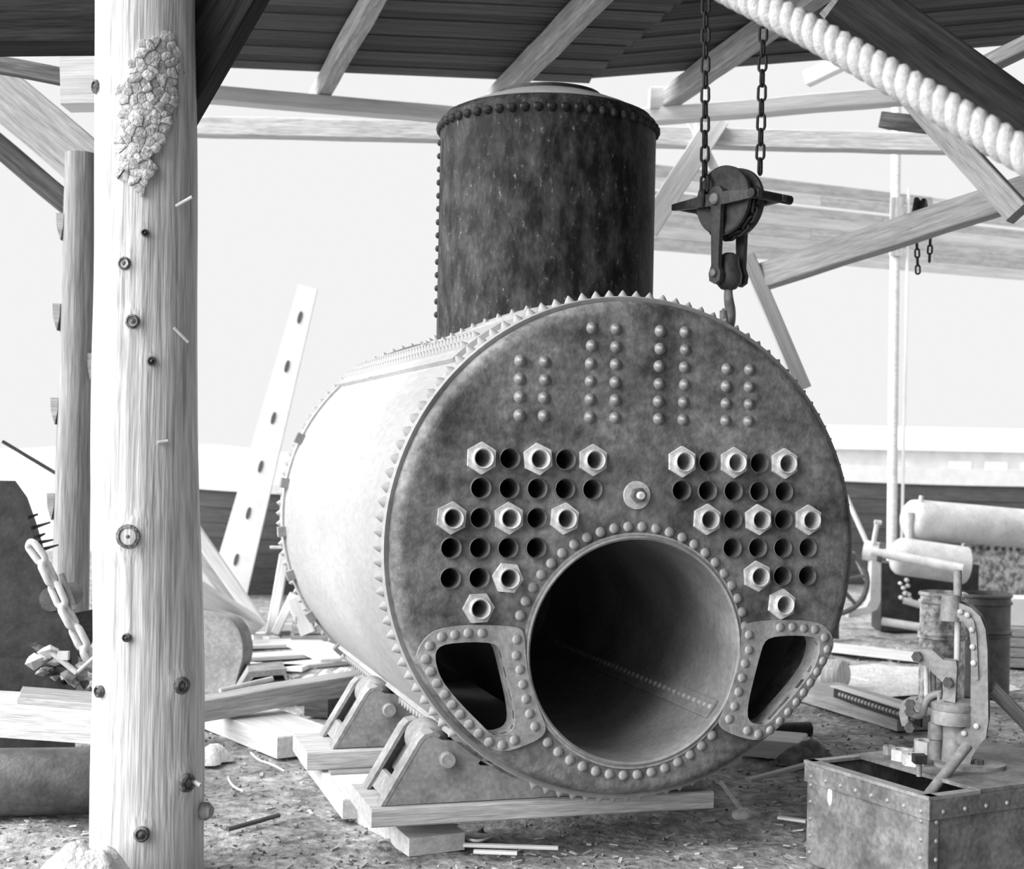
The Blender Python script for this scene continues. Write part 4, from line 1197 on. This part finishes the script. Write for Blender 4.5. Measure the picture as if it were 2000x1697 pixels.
# ------------------------------------------------------------------ ground things, right
mound('sunlit_patch', G(1735, 1322), .75, .8, .022, 'rag', 51, 30, 8, .5, 'pale sheet standing in for sunlit ground between boiler and drums', 'painted light')  # sunlight on the dirt, given as a thin pale mound
slab('ground_plank', four(G(1540, 1264), G(1850, 1300), .28), 0, .04, 'pale', 'long white plank on the ground behind the boiler, right side', 'plank')
lg = thing('log_offcut', 'short thick pale log lying beside the right edge of the boiler', 'log', G(1628, 1345))
g0 = G(1628, 1345)
MB().lathe([(m(26, g0.y), -.11), (m(28, g0.y), -.10), (m(29, g0.y), .06), (m(25, g0.y), .08)], Matrix.Translation(V((g0.x, g0.y, m(29, g0.y)))) @ frame(V((.75, -.65, .12))).to_4x4(), 20, True, True).build('log_body', 'log', lg)
slab('weathered_timber', four(G(1540, 1362), G(1752, 1428), .38), 0, .085, 'wood', 'broad weathered timber on the dirt right of the boiler', 'timber')
ai = thing('angle_iron', 'dark angle iron with a row of pale rivets on the weathered timber', 'iron', atz(1700, 1375, .1))
a0_, a1_ = atz(1630, 1352, .115), atz(1800, 1408, .115)
beam('angle_leg', a0_, a1_, .012, .07, 'black', ai)
beam('angle_leg', a0_ + V((.01, .03, .035)), a1_ + V((.01, .03, .035)), .07, .010, 'white', ai)  # white colour stands in for light on the upper leg
ar = rivet_mesh('angle_rivet', .014, .012, 'white', 8)
for k in range(22):
    p = a0_.lerp(a1_, .08 + .04 * k) + V((-.005, -.009, .0))
    inst('angle_rivet', ar, ai, WM[ai].inverted() @ p, (-.3, -1, .1))
rod('round_bar', atz(1440, 1428, .06), atz(1582, 1424, .06), .042, 'black', n=18, label='dark round bar poking out from under the boiler', cat='bar')
slab('timber_offcut', four(G(1440, 1475), G(1560, 1486), .30), 0, .09, 'pale', 'pale timber offcut beneath the right side of the boiler', 'timber')
mound('dark_rubble', G(1572, 1485), .17, .14, .10, 'clod', 31, 16, 6, .6, 'dark lump of rubble beside the pale timber offcut', 'rubble')
beam('wood_strip', atz(1462, 1524, .03), atz(1588, 1490, .06), .035, .02, 'pale', label='thin wooden strip leading to the corner of the riveted tank', cat='strip')
hm = thing('hand_hammer', 'hand hammer with a pale handle lying on the dirt', 'hammer', G(1452, 1592))
rod('handle', atz(1408, 1528, .03), atz(1452, 1586, .035), .0095, 'pale', hm, .011, 10)
h0, h1_ = atz(1432, 1592, .034), atz(1476, 1588, .034)
hd = (h1_ - h0).normalized()
MB().lathe([(.012, 0), (.022, .012), (.022, .03), (.026, .045), (.026, .06), (.014, .085), (.004, .10)], Matrix.Translation(h0) @ frame(hd).to_4x4(), 14, True, True).build('hammer_head', 'steelpale', hm)
for k, (a, b, lb) in enumerate((((905, 1650), (1090, 1656), 'long pale lath on the dirt in front of the boiler'), ((925, 1663), (1010, 1666), 'short pale lath on the dirt in front of the boiler'), ((1520, 1596), (1575, 1604), 'small pale stick beside the riveted tank'), ((1650, 1318), (1700, 1330), 'small pale stick right of the short log'))):
    beam('wood_lath', atz(a[0], a[1], .012), atz(b[0], b[1], .012), .03, .012, 'pale', label=lb, cat='lath')
for k, (pts, lb) in enumerate(((((895, 1628), (915, 1640), (940, 1643), (965, 1630)), 'curled pale shaving under the front sill'), (((490, 1470), (505, 1485), (530, 1492), (556, 1506)), 'curled pale strip on the dirt by the squared timber'), (((446, 1520), (452, 1532), (462, 1540), (476, 1545)), 'small curled strip on the dirt right of the log post'), (((400, 1462), (415, 1465), (428, 1470), (440, 1478)), 'curled strip beside the pale litter at the log post'))):
    o = MB().tube(smooth_path([atz(x, y, .012) for x, y in pts], 2), .006, 6).build('wood_shaving', 'pale', None, 60)
    tag(o, lb, 'shaving')
beam('dark_stick', atz(444, 1620, .02), atz(545, 1592, .02), .018, .016, 'dark', label='dark stick lying on the dirt right of the log post', cat='stick')
mound('litter_heap', G(412, 1482), .10, .12, .07, 'rag', 41, 16, 6, .6, 'pale crumpled litter on the dirt beside the log post', 'litter')

# ------------------------------------------------------------------ left edge: chain gear and timber
rz = 6.9
slab('heavy_plank', [G(-80, 1560), G(230, 1585), G(230, 1530), G(-80, 1510)], .28, .40, 'wood2', 'heavy pale plank at the left edge behind the log post', 'plank')
bd = thing('dark_drum', 'dark drum lying under the heavy plank at the left edge', 'drum', G(110, 1640))
gg = G(120, 1640)
MB().lathe([(.13, -.5), (.14, -.48), (.14, .20), (.13, .22), (.11, .22)], Matrix.Translation(V((gg.x - .05, gg.y + .42, .135))) @ frame(V((1, .15, 0))).to_4x4(), 32, True, True).build('drum_body', 'iron', bd, 40)
mc = thing('chain_winch', 'black winch frame hung with pale chain at the left edge', 'winch', G(60, 1480))
wz = 7.0
def wz_(px, py, dz=0.0): return at(px, py, wz + dz)
fp = [(20, 940), (44, 972), (62, 1020), (78, 1070), (100, 1120), (128, 1190), (150, 1260), (150, 1330), (-40, 1360), (-60, 940)]
MB().prism([((px - 50) * wz / FPX, -(py - 1100) * wz / FPX) for px, py in fp], -.05, .05, Matrix.Translation(wz_(50, 1100)) @ FWD).build('winch_frame', 'black', mc, 30)
MB().box((wz_(30, 1400).x, wz, .25), (.5, .3, .55)).build('winch_foot', 'black', mc, 0)
for (x0, y0), (x1, y1) in (((58, 1010), (74, 1004)), ((66, 1030), (98, 1020)), ((74, 1048), (88, 1042)), ((74, 1060), (104, 1054)), ((86, 1072), (114, 1064))):
    rod('winch_spike', wz_(x0, y0), wz_(x1, y1), .009, 'black', mc, .004, 6)
cl_ = link_mesh('winch_link', .15, .085, .018, 'steelpale')
chain_along(mc, [wz_(58, 1060, -.12), wz_(80, 1090, -.12), wz_(104, 1140, -.12), wz_(126, 1190, -.12), wz_(150, 1235, -.12), wz_(182, 1300, -.12)], cl_, .115, 'winch_link', .4)
rod('winch_bar', wz_(96, 1115, -.1), wz_(150, 1262, -.1), .012, 'iron', mc)
rod('winch_bar', wz_(120, 1120, -.1), wz_(145, 1190, -.1), .014, 'steel', mc)
MB().prism([(0, 0), (.14, .03), (.14, -.10), (.05, -.22), (-.02, -.12)], -.02, .02, Matrix.Translation(wz_(140, 1198, .25)) @ FWD).build('winch_pawl', 'iron', mc, 0)
MB().cyl(wz_(100, 1170, -.06), wz_(140, 1160, .3), .06).build('winch_barrel', 'iron', mc)
tool = thing('iron_tongs', 'pale iron tongs lying on the gear left of the log post', 'tongs', wz_(140, 1310, -.25))
rod('tong_arm', wz_(96, 1270, -.25), wz_(150, 1314, -.25), .014, 'steelpale', tool)
rod('tong_arm', wz_(150, 1314, -.25), wz_(186, 1282, -.25), .010, 'steelpale', tool)
MB().box(wz_(124, 1280, -.25), (.05, .03, .04)).build('tong_joint', 'steelpale', tool, 0)
slab('sloping_board', [G(30, 1550), G(190, 1568), G(190, 1535), G(40, 1520)], .401, .43, 'wood', 'grey board lying on the heavy plank at the left edge', 'board')
rw_ = random.Random(3)
for k in range(26):
    t = rw_.random()
    px, py = 60 + 120 * t + rw_.uniform(-14, 14), 1265 + 75 * t + rw_.uniform(-22, 30)
    c = at(px, py, wz - .16 - .08 * rw_.random())
    r = rw_.uniform(.025, .06)
    vs = [(r * rw_.uniform(.5, 1.2) * p[0], r * rw_.uniform(.5, 1.2) * p[1], r * rw_.uniform(.4, .9) * p[2]) for p in ((1, 0, 0), (-1, 0, 0), (0, 1, 0), (0, -1, 0), (0, 0, 1), (0, 0, -1), (.7, .7, .4), (-.7, -.7, .4), (.7, -.7, -.4), (-.7, .7, -.4))]
    import bmesh
    bm = bmesh.new()
    for p in vs: bm.verts.new(p)
    bmesh.ops.convex_hull(bm, input=bm.verts)
    me = bpy.data.meshes.new('scrap_lump'); bm.to_mesh(me); bm.free()
    me.materials.append(M[['steelpale', 'wood', 'iron', 'saddle'][k % 4]])
    put('scrap_lump', me, mc, WM[mc].inverted() @ (Matrix.Translation(c) @ Matrix.Rotation(rw_.uniform(0, 6), 4, 'Z')))
rod('guy_rod', at(5, 862, fz), at(112, 926, fz), .010, 'black', label='thin black rod crossing the left edge above the winch', cat='rod')

# ------------------------------------------------------------------ boats and far shore
def boat(label, a, b, ztop, depth, keel, mt, gun, n=7, sheer=.1):
    """carvel hull side from a to b (ground points): planks and a pale gunwale"""
    o = thing('boat_hull', label, 'boat', (a + b) / 2)
    d = (b - a).normalized(); nr = V((d.y, -d.x, 0))
    if nr.y > 0: nr = -nr
    N = 16
    def pt(t, s, off=0.0):                     # t along, s up 0..1
        bulge = depth * math.sin(min(1, s * 1.05) * PI / 2) * (1 - (2 * t - 1) ** 4 * .7)
        z = keel + (ztop - keel) * s + sheer * (2 * t - 1) ** 2 * s
        return a.lerp(b, t) + nr * (bulge + off) + V((0, 0, z))
    for k in range(n):
        s0, s1 = k / n, (k + 1) / n - .003
        vs, fs = [], []
        for i in range(N + 1):
            t = i / N
            vs += [pt(t, s0 - .01, .012), pt(t, s1, 0), pt(t, s1, -.05), pt(t, s0 - .01, -.04)]
        for i in range(N):
            p, q = 4 * i, 4 * i + 4
            fs += [(p + j, p + (j + 1) % 4, q + (j + 1) % 4, q + j) for j in range(4)]
        fs += [(3, 2, 1, 0), tuple(4 * N + j for j in range(4))]
        MB().add(vs, fs).build('hull_plank', mt, o, 30)
    path = [pt(i / N, 1.0, .0) + V((0, 0, gun * .5)) for i in range(N + 1)]
    vs, fs = [], []
    for p in path: vs += [p + nr * .05 + V((0, 0, -gun / 2)), p + nr * .05 + V((0, 0, gun / 2)), p - nr * .25 + V((0, 0, gun / 2)), p - nr * .25 + V((0, 0, -gun / 2))]
    for i in range(N):
        p, q = 4 * i, 4 * i + 4
        fs += [(p + j, p + (j + 1) % 4, q + (j + 1) % 4, q + j) for j in range(4)]
    fs += [(3, 2, 1, 0), tuple(4 * N + j for j in range(4))]
    MB().add(vs, fs).build('gunwale', 'white', o, 30)
    return o
ga, gb = G(430, 1185), G(900, 1150)
boat('dark boat hull seen between the log post and the boiler', V((-3.7, 14.7, 0)), V((1.6, 16.2, 0)), 1.06, .5, .02, 'hull', .10)
boat('long dark boat hull with white gunwale behind the plate rolls', V((2.2, 17.4, 0)), V((9.6, 18.4, 0)), 1.27, .5, .02, 'hull', .20)
fs_ = thing('far_shed', 'pale long shed on the far shore right of the boiler', 'building', V((24, 62, -.2)))
MB().box((24, 62, 1.05), (26, 6, 2.1)).build('shed_wall', 'far', fs_, 0)
MB().prism([(-3.4, 0), (3.4, 0), (0, 1.0)], -13.3, 13.3, Matrix.Translation(V((24, 62, 2.0))) @ Matrix.Rotation(PI / 2, 4, 'Z') @ Matrix.Rotation(PI / 2, 4, 'X')).build('shed_roof', 'white', fs_, 0)
for k in range(4): MB().box((18.5 + 1.5 * k, 58.98, 1.1), (.9, .06, .9)).build('shed_window', 'white', fs_, 0)
hillv, hillf = [], []
for i in range(61):
    x = -110 + 4 * i
    hz = 1.2 + 1.6 * noise.noise(V((x * .03, 3, 0))) + .6 * noise.noise(V((x * .11, 8, 0)))
    hillv += [(x, 200, -.4), (x, 203, max(.4, hz)), (x, 212, -.4)]
for i in range(60):
    a = 3 * i
    hillf += [(a, a + 3, a + 4, a + 1), (a + 1, a + 4, a + 5, a + 2)]
struct(MB().add(hillv, hillf).build('far_shore', 'far', None, 60))

# ------------------------------------------------------------------ litter on the dirt: nobody could count it
rd = random.Random(77)
def gz(x, y):
    p = V((x, y, 0))
    return .030 * noise.noise(p * 1.1) + .022 * noise.noise(p * 3.7 + V((5, 1, 0))) + .012 * noise.noise(p * 9) - .022
chips, clods = MB(), MB()
for k in range(8000):
    y = 4.4 + 8.4 * rd.random() ** 1.6
    x = rd.uniform(-.62, .62) * y * .75 + rd.uniform(-.2, .2)
    u = (V((x, y, 0)) - V((BX, BY, 0)))
    ud, uu = u.dot(AX), u.dot(UX)
    z = gz(x, y)
    if k % 4 < 1:
        L, w_, t = rd.uniform(.012, .055), rd.uniform(.006, .016), rd.uniform(.003, .007)
        X = Matrix.Translation(V((x, y, z + .006))) @ Matrix.Rotation(rd.uniform(0, 6.3), 4, 'Z') @ Matrix.Rotation(rd.uniform(-.3, .3), 4, 'Y')
        chips.box((0, 0, 0), (L, w_, t), X)
    else:
        r = rd.uniform(.005, .016) * (1.6 if rd.random() < .06 else 1)
        X = Matrix.Translation(V((x, y, z))) @ Matrix.Rotation(rd.uniform(0, 6.3), 4, 'Z') @ Matrix.Rotation(rd.uniform(0, 6.3), 4, 'X')
        vs = [(r * rd.uniform(.6, 1.1) * a, r * rd.uniform(.6, 1.1) * b, r * .7 * c) for a, b, c in ((1, .3, 0), (-1, .2, 0), (.2, 1, 0), (-.3, -1, 0), (.3, .2, 1), (0, 0, -1))]
        clods.add(vs, [(0, 2, 4), (2, 1, 4), (1, 3, 4), (3, 0, 4), (2, 0, 5), (1, 2, 5), (3, 1, 5), (0, 3, 5)], X)
tag(chips.build('wood_chips', 'chips', None, 0, origin=V((0, 5, 0))), 'pale wood chips and splinters scattered over the dirt floor', 'chips', None, 'stuff')
tag(clods.build('soil_crumbs', 'clod', None, 0, origin=V((0, 5, 0))), 'dark crumbs of soil and cinder strewn over the dirt', 'soil', None, 'stuff')
